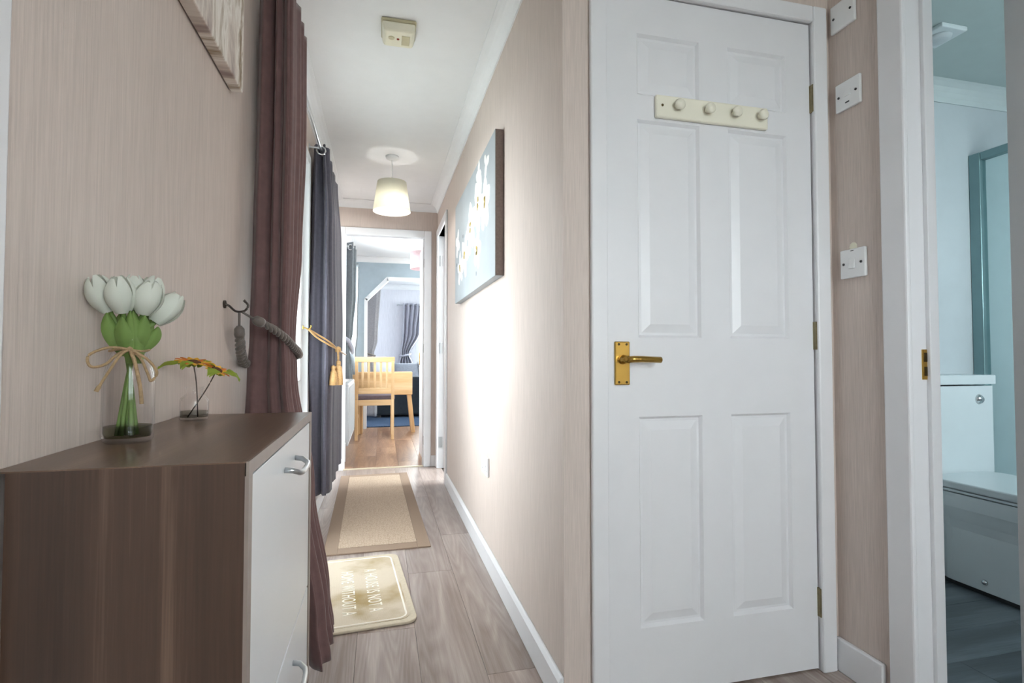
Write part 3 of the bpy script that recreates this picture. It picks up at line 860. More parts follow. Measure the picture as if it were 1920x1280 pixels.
def petal(length, width, curl):
    def fn(u, v):
        a = (u - .5) * 2
        wv = width * math.sin(PI * min(1, max(0, .09 + .86 * v))) ** .75 * (1 - .25 * v)
        rad = .0035 + width * .92 * math.sin(PI * (.10 + .66 * v)) * (1.0) - curl * v * v
        ang = a * wv / max(rad, .004) * .75
        return (rad * math.cos(ang), rad * math.sin(ang), length * v)
    return fn
def petal_mesh(name, mat, length, width, curl):
    b = B().grid(petal(length, width, curl), 8, 9)
    bmesh.ops.recalc_face_normals(b.bm, faces=b.bm.faces)
    me = bpy.data.meshes.new(name); b.bm.to_mesh(me); b.bm.free(); me.materials.append(MATS[mat])
    for pl in me.polygons: pl.use_smooth = True
    return me
pm_out = petal_mesh('petal', 'petal_white', .0480, .0180, .0050)
pm_in = petal_mesh('petal', 'petal_white', .0505, .0165, .0066)
# (right, up over bottle rim, forward) of each bloom base, lean right, label
tul = [(-.034, .050, .012, -16, 'white tulip at the left of the bouquet, nearest its shadow'),
       (-.012, .049, .026, -5, 'large white tulip at the front left of the bouquet'),
       (.021, .048, .024, 6, 'large white tulip at the front right of the bouquet'),
       (.043, .038, .008, 22, 'white tulip drooping at the right edge of the bouquet'),
       (.003, .054, .003, 1, 'white tulip in the middle of the bouquet between the front two'),
       (-.014, .056, -.012, -6, 'white tulip at the back left of the bouquet by the wall'),
       (.026, .056, -.006, 9, 'white tulip at the back right of the bouquet')]
neck = Vector((BX, BY, CH + .136))
for i, (rr, uu, ff, lean, lab) in enumerate(tul):
    rr *= .64; ff *= .9; uu -= .011
    top = neck + rv * rr + fv * (ff - .006) + Vector((0, 0, uu))
    foot = Vector((BX, BY, CH + .009)) + rv * (-rr * .45) + fv * (-ff * .5)
    midp = neck + rv * (rr * .22) + fv * (ff * .2) + Vector((0, 0, -.008))
    t = thing('tulip', lab, 'tulip', tuple(foot), group='white tulips in the twine-tied bottle')
    axis = (top - (neck + rv * (rr * .3) + fv * ff * .3)).normalized()
    build('stem', B().tube(curve3([foot, midp, top], 14), .0030, 8), 'stem_green', t, smooth=True)
    q = Vector((0, 0, 1)).rotation_difference(axis)
    for k in range(6):
        o = bpy.data.objects.new('petal', pm_out if k % 2 == 0 else pm_in); col.objects.link(o)
        o.parent = t; o.location = top - foot
        o.rotation_mode = 'QUATERNION'
        from mathutils import Quaternion
        o.rotation_quaternion = q @ Quaternion((0, 0, 1), R(60 * k + 13 * i))
        o.scale = (1.0 if k % 2 == 0 else .9, 1.0 if k % 2 == 0 else .9, 1.0 - .03 * (i % 3))
    # broad leaf wrapping the stem above the rim
    def leaf(u, v, top=top, i=i, rr=rr, ff=ff):
        a = (u - .5) * 2
        base = neck + rv * (rr * .25) + fv * (ff * .25) + Vector((0, 0, -.02))
        p = base.lerp(top + Vector((0, 0, -.002 - .004 * (i % 2))), v)
        side = (fv * math.sin(i * 1.7) * .4 + rv).normalized()
        wv = .0105 * math.sin(PI * min(1, .12 + .86 * v)) ** .8
        out = (rv * rr + fv * ff)
        out = out.normalized() if out.length > 1e-5 else fv
        return p + side * a * wv + out * (.007 * math.sin(PI * v * .8) + .0) + fv * (.004 - .005 * a * a) + fv * .004
    build('leaf', B().grid(leaf, 6, 12), 'leaf_green', t, smooth=True)
    if i in (1, 2, 6):
        def leaf2(u, v, top=top, i=i, rr=rr, ff=ff):
            a = (u - .5) * 2
            base = neck + rv * (rr * .35 + .004) + fv * (ff * .3 + .006) + Vector((0, 0, -.03))
            tipp = neck + rv * (rr * .8 + (.006 if i == 1 else -.008)) + fv * (ff * .6 + .012) + Vector((0, 0, .040))
            p = base.lerp(tipp, v)
            wv = .0095 * math.sin(PI * min(1, .12 + .86 * v)) ** .8
            return p + rv * a * wv + fv * (.005 - .006 * a * a)
        build('leaf', B().grid(leaf2, 6, 12), 'leaf_green', t, smooth=True)

# ================================================================ SMALL BOTTLE WITH SUNFLOWERS
SX, SY = -.330, 1.085
vb = thing('small_glass_bottle', 'small clear glass bottle holding two sunflowers on the cabinet', 'bottle', (SX, SY, CH))
prof = [(.0001, 0), (.021, 0), (.0235, .003), (.0235, .034), (.0215, .041), (.0150, .046), (.0140, .050), (.0140, .057), (.0165, .0585), (.0165, .0605)]
prof += [(.0135, .0605), (.0122, .056), (.0122, .050), (.0135, .0445), (.0200, .0395), (.0220, .033), (.0220, .006), (.0001, .005)]
build('glass', B().lathe(prof, (SX, SY, CH), 32), 'glass_clear', vb, smooth=True)
build('water', B().lathe([(.0001, .0052), (.0217, .0062), (.0217, .017), (.0001, .017)], (SX, SY, CH), 28), 'water_clear', vb, smooth=True)
f2 = Vector((-SX, -SY, 0)).normalized(); r2 = Vector((-f2.y, f2.x, 0))
def L4(r, u, f=0.0): return Vector((SX, SY, CH)) + r2 * r + f2 * f + Vector((0, 0, u))
def sunflower(label, foot, head, nrm, size, leafs):
    t = thing('sunflower', label, 'sunflower', tuple(foot), group='sunflowers in the small bottle')
    nrm = Vector(nrm).normalized()
    build('stem', B().tube(curve3([foot, foot.lerp(head, .6) + r2 * .002, head], 14), .0011, 7), 'wire_dark', t, smooth=True)
    a = nrm.cross(Vector((0, 1, 0.1))).normalized(); c = nrm.cross(a)
    n = 13
    for k in range(n):
        th = 2 * PI * k / n
        dr = a * math.cos(th) + c * math.sin(th); sd = nrm.cross(dr)
        def fn(u, v, dr=dr, sd=sd):
            s = (u - .5) * 2
            wv = size * .17 * math.sin(PI * min(1, .2 + .76 * v)) ** .8
            return head + dr * (size * (.26 + .74 * v)) + sd * s * wv + nrm * (.002 + size * .16 * math.sin(v * 2.2) * (1) - .0014 * abs(s))
        build('petal', B().grid(fn, 4, 5), 'petal_yellow' if k % 3 else 'petal_orange', t, smooth=True)
    q = Vector((0, 0, 1)).rotation_difference(nrm).to_matrix().to_4x4()
    cen = B().lathe([(.0001, .0045), (size * .2, .0042), (size * .36, .002), (size * .38, -.001), (.0001, -.002)], (0, 0, 0), 18)
    cen.xform(Matrix.Translation(head + nrm * .003) @ q)
    build('seed_disc', cen, 'seed_brown', t, smooth=True)
    for (dirv, ln, wd, drp) in leafs:
        d = Vector(dirv).normalized(); sd = nrm.cross(d).normalized()
        def fl(u, v, d=d, sd=sd, ln=ln, wd=wd, drp=drp):
            s = (u - .5) * 2
            wv = wd * math.sin(PI * min(1, .10 + .88 * v)) ** .7 * (1 + .10 * math.sin(v * 19))
            return head - nrm * .003 + d * (.006 + ln * v) + sd * s * wv + nrm * (.010 * math.sin(v * PI) - drp * v * v - .002 * abs(s) + .0015 * math.sin(v * 14 + s * 3))
        build('leaf', B().grid(fl, 6, 12), 'leaf_lime', t, smooth=True)
sunflower('sunflower with green leaves facing up, left in the small bottle', L4(.006, .006), L4(-.002, .102, .004), f2 * .22 + Vector((0, 0, 1)) + r2 * .12, .031,
          [(-r2 + f2 * .15, .050, .014, .004), (-r2 * .4 - f2 * .8, .042, .015, -.004), (r2 * .9 - f2 * .3, .034, .013, .006), (-r2 * .5 + f2 * .9, .030, .010, .004)])
sunflower('smaller sunflower drooping to the right over the small bottle', L4(-.010, .006), L4(.034, .088, .004), f2 * .35 + Vector((0, 0, 1)) + r2 * .45, .026,
          [(r2 + Vector((0, 0, -.25)), .038, .014, .004), (r2 * .3 - f2 * .9, .034, .012, 0), (-r2 * .3 + f2, .026, .011, .004)])

# ================================================================ LEFT CANVAS
cv_t = thing('canvas_print', 'brown and white abstract plume canvas high on the left wall', 'picture', (XL, 1.02, 1.62))
build('canvas', B().box(XL + .003, XL + .032, .56, 1.474, 1.62, 2.16), 'plume_print', cv_t, bevel=.003)
build('stretcher', B().box(XL + .0005, XL + .012, .60, 1.44, 1.66, 2.12), 'oak_light', cv_t)

# ================================================================ CURTAINS
def curtain(name, mat, rows, folds, label, phase=0.0, ns=150, axis='y', sharp=1.0, nz=70, top_drop=0.0, cat='curtain'):
    """rows: (z, wall side X, front X, near Y, far Y) from top to hem, interpolated smoothly"""
    rows = sorted(rows, key=lambda r: -r[0])
    def at(z):
        for a, c in zip(rows, rows[1:]):
            if c[0] <= z <= a[0]:
                k = (a[0] - z) / (a[0] - c[0]); k = k * k * (3 - 2 * k)
                return [a[i] + (c[i] - a[i]) * k for i in range(1, 5)]
        return rows[-1][1:]
    zt, zb = rows[0][0], rows[-1][0]
    rnd = random.Random(len(name) * 7 + int(phase * 10))
    ph2 = rnd.random() * 6
    def fn(u, v):
        z = zt + (zb - zt) * v
        xw, xf, yn, yf = at(z)
        s = u
        wob = .35 * math.sin(3.1 * s * PI + ph2 + v * 1.3)
        c = math.sin(2 * PI * folds * s + phase + wob * v)
        c = math.copysign(abs(c) ** sharp, c)
        amp = 1 - .22 * (.5 + .5 * math.sin(7 * s + ph2)) * v
        x = (xw + xf) / 2 + (xf - xw) / 2 * c * amp
        y = yn + (yf - yn) * (s + .32 / folds / (2 * PI) * 2 * math.sin(4 * PI * folds * s + 2 * phase))
        zz = z + .004 * math.sin(9 * s + ph2) * v
        return (x, y, zz) if axis == 'y' else (y, x, zz)
    t = thing(name, label, cat, ((rows[-1][1] + rows[-1][2]) / 2, (rows[-1][3] + rows[-1][4]) / 2, zb) if axis == 'y' else ((rows[-1][3] + rows[-1][4]) / 2, (rows[-1][1] + rows[-1][2]) / 2, zb))
    o = build('drape', B().grid(fn, ns, nz), mat, t, smooth=True, solid=.003)
    return t, fn

def curtain_return(name, mat, rows, label, folds, amp, corner=.30, ns=220, nz=80, seed=1):
    """curtain whose near end turns back to the wall; rows: (z, wall X, front X, near Y, far Y, fold amplitude factor)"""
    rows = sorted(rows, key=lambda r: -r[0])
    def at(z):
        for a, c in zip(rows, rows[1:]):
            if c[0] <= z <= a[0]:
                k = (a[0] - z) / (a[0] - c[0]); k = k * k * (3 - 2 * k)
                return [a[i] + (c[i] - a[i]) * k for i in range(1, 6)]
        return rows[-1][1:]
    zt, zb = rows[0][0], rows[-1][0]
    rnd = random.Random(seed)
    offs = [rnd.uniform(-.9, .9) for _ in range(6)]
    def fn(u, v):
        z = zt + (zb - zt) * v
        xw, xf, yn, yf, af = at(z)
        xf2, yn2 = xf - amp * af, yn + amp * af
        # base curve with a rounded corner
        if u < corner:
            k = u / corner
            bx_, by_ = xw + (xf2 - xw) * math.sin(k * PI / 2) ** .85, yn2 + .02 * (1 - k)
        else:
            k = (u - corner) / (1 - corner)
            bx_, by_ = xf2, yn2 + (yf - yn2) * k
        th = (PI / 2) * min(1, max(0, (u - corner * .55) / (corner * .9)))
        nx, ny = math.sin(th), -math.cos(th)
        ph = 2 * PI * folds * u + offs[0] + .5 * math.sin(2.3 * PI * u + offs[1] + .8 * v) * (.4 + v)
        d = math.sin(ph) + .28 * math.sin(2.1 * ph + offs[2] + v)
        d *= amp * af * (.75 + .25 * math.sin(5 * u + offs[3]))
        zz = z + .004 * math.sin(11 * u + offs[4]) * v
        return (max(bx_ + nx * d, XL + .006), by_ + ny * d, zz)
    r = rows[-1]
    t = thing(name, label, 'curtain', ((r[1] + r[2]) / 2, (r[3] + r[4]) / 2, zb))
    build('drape', B().grid(fn, ns, nz), mat, t, smooth=True, solid=.003)
    return t
brown = curtain_return('curtain', 'velvet_brown',
    [(2.108, -.366, -.264, 1.69, 2.05, 1.0), (1.70, -.366, -.258, 1.67, 2.02, 1.0), (1.30, -.366, -.256, 1.64, 1.92, .9), (1.00, -.362, -.258, 1.61, 1.80, .55),
     (.90, -.362, -.250, 1.585, 1.79, .6), (.55, -.366, -.192, 1.52, 1.78, .9), (.25, -.366, -.138, 1.45, 1.72, 1.1), (.155, -.366, -.122, 1.43, 1.70, 1.2)],
    'brown curtain held by a grey rope beside the walnut cabinet', 6.5, .021, corner=.42, seed=4)
grey = curtain_return('curtain', 'weave_grey',
    [(2.108, -.366, -.283, 3.04, 3.88, .8), (1.70, -.368, -.258, 3.00, 3.95, .9), (1.10, -.368, -.246, 2.93, 3.95, .8), (.92, -.368, -.248, 2.93, 3.94, .7),
     (.55, -.368, -.256, 3.00, 4.08, .9), (.185, -.366, -.262, 3.08, 4.20, 1.0)],
    'dark grey curtain with a gold tassel on the far side of the entrance', 6.0, .026, corner=.30, seed=9)
ROD_X, ROD_Z = -.322, 2.062
rod = thing('curtain_rod', 'thin chrome curtain rod above the entrance door', 'curtain rod', (ROD_X, 2.75, ROD_Z))
build('pole', B().cyl((ROD_X, 1.58, ROD_Z), (ROD_X, 4.0, ROD_Z), .0075, 12), 'satin_silver', rod, smooth=True)
for y in (1.575, 4.005):
    build('finial', B().lathe([(.0001, -.022), (.012, -.018), (.018, -.006), (.018, .006), (.012, .018), (.0001, .022)], (ROD_X, y, ROD_Z), 16, 'y'), 'chrome', rod, smooth=True)
for y in (1.64, 2.985):
    bk = build('bracket', B().tube([(XL, y, ROD_Z + .002), (ROD_X, y, ROD_Z - .002)], .005, 8), 'satin_silver', rod)
    build('wall_plate', B().cyl((XL, y, ROD_Z), (XL + .005, y, ROD_Z), .018, 14), 'satin_silver', bk)
def eyelets(parent, ys, mat='chrome'):
    for y in ys:
        b = B()
        b.tube([(ROD_X + .022 * math.cos(a), y + .005 * math.cos(a), ROD_Z + .022 * math.sin(a)) for a in [2 * PI * i / 20 for i in range(20)]], .0042, 8, closed=True)
        build('eyelet', b, mat, parent, smooth=True)
eyelets(brown, (1.70, 1.80, 1.90, 2.00))
eyelets(grey, (3.02, 3.20, 3.38, 3.56, 3.74))

# rope tieback of the brown curtain and its hook
hk = thing('tieback_hook', 'dark metal wall hook holding the grey rope tieback', 'hook', (XL, 1.475, 1.062))
hpts = curve3([(XL, 1.455, 1.076), (XL + .010, 1.46, 1.073), (XL + .024, 1.472, 1.060), (XL + .040, 1.487, 1.063), (XL + .047, 1.492, 1.077), (XL + .040, 1.487, 1.088)], 26)
build('arm', B().tube(hpts, .0028, 9), 'pewter', hk, smooth=True)
build('tip', B().lathe([(.0001, -.0045), (.0045, 0), (.0001, .0045)], hpts[-1], 10), 'pewter', hk, smooth=True)
build('wall_plate', B().cyl((XL, 1.455, 1.076), (XL + .004, 1.455, 1.076), .010, 14), 'pewter', hk)
rp = thing('rope_tieback', 'twisted grey rope tieback wrapped around the brown curtain', 'tieback', (XL + .05, 1.6, .95))
def twisted(path, rad, turns, strands=3, n=160, taper=True):
    path = [Vector(p) for p in path]
    L = [0]
    for a, c in zip(path, path[1:]): L.append(L[-1] + (c - a).length)
    def P(s):
        d = s * L[-1]
        for i in range(len(path) - 1):
            if d <= L[i + 1] or i == len(path) - 2:
                k = (d - L[i]) / max(1e-9, L[i + 1] - L[i]); return path[i].lerp(path[i + 1], k), (path[i + 1] - path[i]).normalized()
    b = B()
    for sidx in range(strands):
        pts, rs = [], []
        for i in range(n + 1):
            s = i / n
            p, t_ = P(s)
            a = t_.cross(Vector((0, 0, 1)))
            a = a.normalized() if a.length > 1e-4 else Vector((1, 0, 0))
            c = t_.cross(a)
            r_ = rad * (1 if not taper else min(1, .55 + .8 * math.sin(PI * s)))
            th = 2 * PI * (turns * s + sidx / strands)
            pts.append(p + (a * math.cos(th) + c * math.sin(th)) * r_ * .56); rs.append(r_ * .50)
        b.tube(pts, rs, 7)
    return b
hook_c = Vector((XL + .030, 1.478, 1.0605))
# back half hangs on the wall side, front half crosses the curtain
backp = curve3([hook_c + Vector((-.003, .014, -.040)), (XL + .026, 1.505, .985), (XL + .022, 1.535, .955), (XL + .018, 1.585, .930), (XL + .012, 1.66, .925)], 30)
frontp = curve3([hook_c + Vector((.030, .028, -.018)), (XL + .090, 1.545, 1.025), (XL + .115, 1.60, 1.002), (-.253, 1.66, .980), (-.246, 1.73, .962), (-.254, 1.79, .948), (-.300, 1.825, .940)], 40)
build('rope', twisted(backp, .0125, 5), 'rope_grey', rp, smooth=True)
build('rope', twisted(frontp, .0115, 8), 'rope_grey', rp, smooth=True)
build('loop', B().tube([hook_c, backp[0].lerp(hook_c, .5), backp[0]], .0032, 8), 'rope_grey', rp, smooth=True)
build('loop', B().tube([hook_c + Vector((.004, .004, 0)), frontp[0]], .0030, 8), 'rope_grey', rp, smooth=True)
for p, nx in ((backp[0], backp[2]), (frontp[0], frontp[3])):
    d = (nx - p).normalized()
    build('end_wrap', B().tube([p - d * .004, p + d * .004, p + d * .018, p + d * .026], [.006, .0125, .0135, .0115], 12), 'rope_grey', rp, smooth=True)

# gold cord tieback of the grey curtain
gh = thing('tieback_hook', 'gold wall hook holding the tasselled cord', 'hook', (XL, 2.83, 1.09))
build('arm', B().tube(curve3([(XL, 2.83, 1.092), (XL + .012, 2.83, 1.090), (XL + .026, 2.832, 1.084), (XL + .038, 2.836, 1.092), (XL + .038, 2.836, 1.104)], 18), .003, 8), 'brass', gh, smooth=True)
build('wall_plate', B().cyl((XL, 2.83, 1.092), (XL + .004, 2.83, 1.092), .010, 14), 'brass', gh)
gc = thing('tassel_tieback', 'gold cord tieback with a tassel on the grey curtain', 'tieback', (-.25, 3.05, .80))
h0 = Vector((XL + .028, 2.833, 1.083))
for dz in (0, -.016):
    build('cord', B().tube(curve3([h0, (-.320, 2.885, 1.062 + dz), (-.266, 2.935, 1.026 + dz), (-.230, 3.03, .988)], 30), .0050, 8), 'cord_gold', gc, smooth=True)
build('cord', B().tube(curve3([(-.230, 3.03, .988), (-.222, 3.20, .975), (-.222, 3.60, .960)], 20), .0050, 8), 'cord_gold', gc, smooth=True)
TY, TX = 3.03, -.226
build('knot', B().lathe([(.0001, -.018), (.014, -.012), (.017, 0), (.013, .012), (.0001, .018)], (TX, TY, .985), 14), 'cord_gold', gc, smooth=True)
for s in (-1, 1):
    build('cord', B().tube([(TX, TY + s * .016, .982), (TX + .002, TY + s * .012, .945), (TX + .003, TY, .905)], .005, 8), 'cord_gold', gc, smooth=True)
ts = build('tassel', B().lathe([(.0001, .862), (.011, .856), (.013, .845), (.009, .836), (.017, .826), (.022, .800), (.024, .765), (.025, .728), (.0001, .726)], (TX + .003, TY, .066), 20), 'tassel_gold', gc, smooth=True)
build('tassel_collar', B().lathe([(.0105, .842), (.0125, .837), (.0105, .832)], (TX + .003, TY, .066), 18), 'cord_gold', ts, smooth=True)
build('tassel', B().lathe([(.0001, .842), (.011, .836), (.013, .826), (.009, .816), (.016, .806), (.020, .780), (.022, .735), (.0001, .733)], (TX - .020, TY - .036, .060), 20), 'cord_gold', gc, smooth=True)

# ================================================================ RUGS
def on_floor(pts): return pts
def rounded(x0, x1, y0, y1, r, n=8):
    out = []
    for cx, cy, a0 in ((x1 - r, y1 - r, 0), (x0 + r, y1 - r, 90), (x0 + r, y0 + r, 180), (x1 - r, y0 + r, 270)):
        for i in range(n + 1):
            a = R(a0 + 90 * i / n); out.append((cx + r * math.cos(a), cy + r * math.sin(a)))
    return out
rg = thing('rug', 'long beige woven rug with a brown border before the far doorway', 'rug', (-.025, 3.57, 0), rz=R(1.2))
build('field', B().box(-.190, .190, -.800, .800, 0.002, .0085), 'rug_field', rg, local=True)
for (x0, x1, y0, y1) in ((-.255, -.190, -.875, .875), (.190, .255, -.875, .875), (-.190, .190, -.875, -.800), (-.190, .190, .800, .875)):
    build('border', B().box(x0, x1, y0, y1, 0, .0075), 'rug_border', rg, local=True, bevel=.002)
mt = thing('doormat', 'cream doormat with rounded corners and lettering beside the brown curtain', 'doormat', (-.115, 2.275, 0), rz=R(4.5))
build('pad', B().prism(rounded(-.225, .225, -.345, .345, .045), 0, .010, 'z'), 'mat_edge', mt, local=True, bevel=.004)
build('field', B().prism(rounded(-.200, .200, -.320, .320, .035), .0101, .0112, 'z'), 'mat_field', mt, local=True)
rl = [(x, y, .0112) for x, y in rounded(-.190, .190, -.310, .310, .035)]
lo = B(); lo.tube(rl, .0036, 6, closed=True)
lo.xform(Matrix.Translation((0, 0, .0112)) @ Matrix.Diagonal((1, 1, .4, 1)) @ Matrix.Translation((0, 0, -.0112)))
build('border_line', lo, 'mat_line', mt, local=True)
def lettering(text, parent, x, y, size, cond):
    cu = bpy.data.curves.new('lettering', 'FONT'); cu.body = text; cu.size = size; cu.extrude = .0006
    cu.align_x = 'CENTER'; cu.align_y = 'CENTER'; cu.space_character = 1.12
    cu.materials.append(MATS['mat_line'])
    o = bpy.data.objects.new('lettering', cu); col.objects.link(o); o.parent = parent
    bpy.context.view_layer.update()
    me = bpy.data.meshes.new_from_object(o.evaluated_get(bpy.context.evaluated_depsgraph_get()))
    bpy.data.objects.remove(o)
    o = bpy.data.objects.new('lettering', me); col.objects.link(o); o.parent = parent
    if not me.materials: me.materials.append(MATS['mat_line'])
    o.location = (x, y, .0116); o.rotation_euler = (0, 0, R(-90)); o.scale = (cond, 1, 1)
    return o
lettering('A HOUSE IS NOT A', mt, .085, -.03, .072, .60)
lettering('HOME WITHOUT A', mt, -.010, -.03, .072, .60)

ds = thing('door_stopper', 'small white door stop on the floor by the grey curtain', 'door stop', (-.315, 2.78, 0))
build('base', B().lathe([(.016, 0), (.016, .005), (.010, .010), (.008, .020)], (-.315, 2.78, 0), 14), 'plastic_white', ds, smooth=True)
build('buffer', B().lathe([(.008, .020), (.013, .022), (.013, .030), (.0001, .032)], (-.315, 2.78, 0), 14), 'plastic_white', ds, smooth=True)

# ================================================================ CORRIDOR CEILING ITEMS
sd_x, sd_y = .060, 2.165
sm = thing('smoke_alarm', 'square cream smoke alarm with a red light on the corridor ceiling', 'smoke alarm', (sd_x, sd_y, CEIL - .05))
hs = .068
def frus(h0, h1, z0, z1): return [(sd_x + a * h0, sd_y + c * h0, z0) for a, c in ((-1, -1), (1, -1), (1, 1), (-1, 1))] + [(sd_x + a * h1, sd_y + c * h1, z1) for a, c in ((-1, -1), (1, -1), (1, 1), (-1, 1))]
build('base', B().hexa(frus(hs, hs, CEIL - .012, CEIL)), 'plastic_cream_dark', sm, bevel=.006)
build('cover', B().hexa(frus(hs * .84, hs * .99, CEIL - .046, CEIL - .012)), 'plastic_cream', sm, bevel=.010, seg=3)
build('vent', B().box(sd_x + .012, sd_x + .044, sd_y - .030, sd_y + .034, CEIL - .0475, CEIL - .0455), 'plastic_cream_dark', sm, bevel=.002)
build('test_button', B().cyl((sd_x - .028, sd_y - .008, CEIL - .048), (sd_x - .028, sd_y - .008, CEIL - .045), .012, 16), 'plastic_cream_dark', sm)
build('light', B().lathe([(.0001, CEIL - .0505), (.005, CEIL - .048), (.006, CEIL - .045)], (sd_x - .002, sd_y - .004, 0), 14), 'red_led', sm, smooth=True)

PX, PY = .063, 3.58
pl = thing('pendant_lamp', 'cream tapered pendant lampshade on the corridor ceiling', 'lamp', (PX, PY, 1.90))
build('ceiling_rose', B().lathe([(.0001, CEIL - .026), (.020, CEIL - .025), (.040, CEIL - .014), (.043, CEIL)], (PX, PY, 0), 24), 'plastic_white', pl, smooth=True)
build('cord', B().cyl((PX, PY, 2.06), (PX, PY, CEIL - .02), .003, 8), 'plastic_white', pl)
build('shade', B().lathe([(.121, 1.902), (.093, 2.098)], (PX, PY, 0), 44), 'shade_cream', pl, smooth=True, solid=.0015)
bpy.data.objects[pl.children[-1].name].data.polygons[0].use_smooth = True
for o in pl.children:
    if o.name.startswith('shade'):
        bm_ = bmesh.new(); bm_.from_mesh(o.data)
        bmesh.ops.delete(bm_, geom=[f for f in bm_.faces if len(f.verts) > 4], context='FACES'); bm_.to_mesh(o.data); bm_.free()
build('lamp_holder', B().lathe([(.012, 2.07), (.018, 2.05), (.018, 2.01), (.0001, 2.008)], (PX, PY, 0), 16), 'plastic_white', pl, smooth=True)
build('bulb', B().lathe([(.012, 2.008), (.018, 1.99), (.028, 1.965), (.026, 1.945), (.0001, 1.935)], (PX, PY, 0), 18), 'plastic_white', pl, smooth=True)
sp = B()
for k in range(3):
    a = 2 * PI * k / 3
    sp.tube([(PX, PY, 2.055), (PX + .0935 * math.cos(a), PY + .0935 * math.sin(a), 2.09)], .0015, 6)
build('shade_ring', sp, 'plastic_white', pl)

pb = bpy.data.lights.new('bulb_light', 'POINT'); pb.energy = 2.2; pb.shadow_soft_size = .03; pb.color = (1.0, .97, .91)
po = bpy.data.objects.new('bulb_light', pb); col.objects.link(po); po.parent = pl; po.location = (0, 0, 1.968 - 1.90 - .06)

# ================================================================ ORCHID CANVAS
oc = thing('orchid_canvas', 'wide pale canvas of white orchids on the corridor wall', 'picture', (XR, 2.67, 1.19))
OY0, OY1, OZ0, OZ1, OXF = 2.085, 3.27, 1.272, 1.868, XR - .036
build('canvas', B().box(OXF, XR - .0005, OY0 + .0006, OY1, OZ0, OZ1), 'canvas_blue_grey', oc, bevel=.002)
build('wrapped_edge', B().box(OXF + .0015, XR - .001, OY0 - .0008, OY0 + .0004, OZ0 + .001, OZ1 - .001), 'canvas_side_brown', oc)
def painted(parent, cy, cz, ry, rz_, petals, rot, gold=True):
    def disc(yc, zc, a, c, ang, x, mat, nm, par):
        b = B(); n = 20
        rim = []; top = []
        for i in range(n):
            th = 2 * PI * i / n
            k = 1 + .06 * math.sin(5 * th + ang)
            y_, z_ = a * k * math.cos(th), c * k * math.sin(th)
            yy, zz = y_ * math.cos(ang) - z_ * math.sin(ang), y_ * math.sin(ang) + z_ * math.cos(ang)
            rim.append(b.bm.verts.new((OXF - .0002, yc + yy, zc + zz))); top.append(b.bm.verts.new((x, yc + yy * .8, zc + zz * .8)))
        for i in range(n):
            j = (i + 1) % n; b.bm.faces.new((rim[i], rim[j], top[j], top[i]))
        b.bm.faces.new(top)
        return build(nm, b, mat, par, smooth=False)
    first = None
    for k in range(petals):
        th = rot + 2 * PI * k / petals
        o = disc(cy + ry * .55 * math.cos(th), cz + rz_ * .55 * math.sin(th), ry * .62, rz_ * .40, th, OXF - .0020 - .0003 * k, 'paint_petal', 'painted_petal', parent)
    if gold:
        rnd = random.Random(int(cy * 1000))
        for k in range(7):
            disc(cy + rnd.uniform(-.18, .18) * ry, cz + rnd.uniform(-.22, .22) * rz_, .010, .010, 0, OXF - .0052, 'paint_gold', 'painted_stamen', parent)
# measured in the canvas plane: (Y, Z) of the blooms
for (y, z, ry, rz_, n, ro, g) in ((2.30, 1.62, .10, .115, 5, .3, True), (2.47, 1.665, .115, .135, 5, .9, True), (2.68, 1.60, .115, .13, 5, .1, True), (2.49, 1.455, .085, .085, 5, .6, True),
                                   (2.88, 1.50, .12, .10, 5, .7, True), (3.05, 1.455, .10, .075, 5, .2, True), (3.16, 1.62, .075, .075, 4, .4, False), (2.27, 1.79, .055, .05, 3, .9, False), (2.46, 1.80, .06, .06, 4, .2, False)):
    painted(oc, y, z, ry, rz_, n, ro, g)
for (y, z) in ((2.30, 1.715), (2.52, 1.345), (2.95, 1.62), (3.20, 1.50)):
    build('painted_bud', B().lathe([(.0001, -.0026), (.008, -.0018), (.012, 0)], (OXF, y, z), 10, 'x'), 'paint_bud', oc)

# socket plate on the sunlit wall
so = thing('wall_socket', 'white double socket low on the sunlit corridor wall', 'socket', (XR, 2.44, .40))
build('plate', B().box(XR - .010, XR, 2.372, 2.518, .402, .488), 'plastic_white', so, bevel=.003)
for y in (2.41, 2.48):
    build('rocker', B().box(XR - .0125, XR - .0095, y - .006, y + .006, .462, .478), 'plastic_white', so, bevel=.001)
    for dy, dz in ((0, .445), (-.011, .425), (.011, .425)):
        build('pin_hole', B().box(XR - .0102, XR - .0098, y + dy - .003, y + dy + .003, dz - .004, dz + .004), 'seal_dark', so)

# ================================================================ COAT RAIL ON THE STORAGE DOOR
cr = thing('coat_rail', 'cream four-peg coat rail screwed to the six-panel door', 'coat rail', (.943, DY, 1.628))
build('board', B().box(.757, 1.128, DY - .014, DY, 1.629, 1.694), 'paint_cream', cr, bevel=.004)
for x in (.822, .920, 1.010, 1.098):
    build('peg', B().lathe([(.010, DY - .012), (.008, DY - .018), (.008, DY - .023), (.014, DY - .027), (.0160, DY - .033), (.012, DY - .039), (.0001, DY - .041)], (x, 0, 1.664), 18, 'y'), 'paint_cream', cr, smooth=True)
for x in (.776, 1.112):
    build('screw', B().lathe([(.0001, DY - .0160), (.0034, DY - .0155), (.004, DY - .014)], (x, 0, 1.664), 10, 'y'), 'screw_dark', cr)

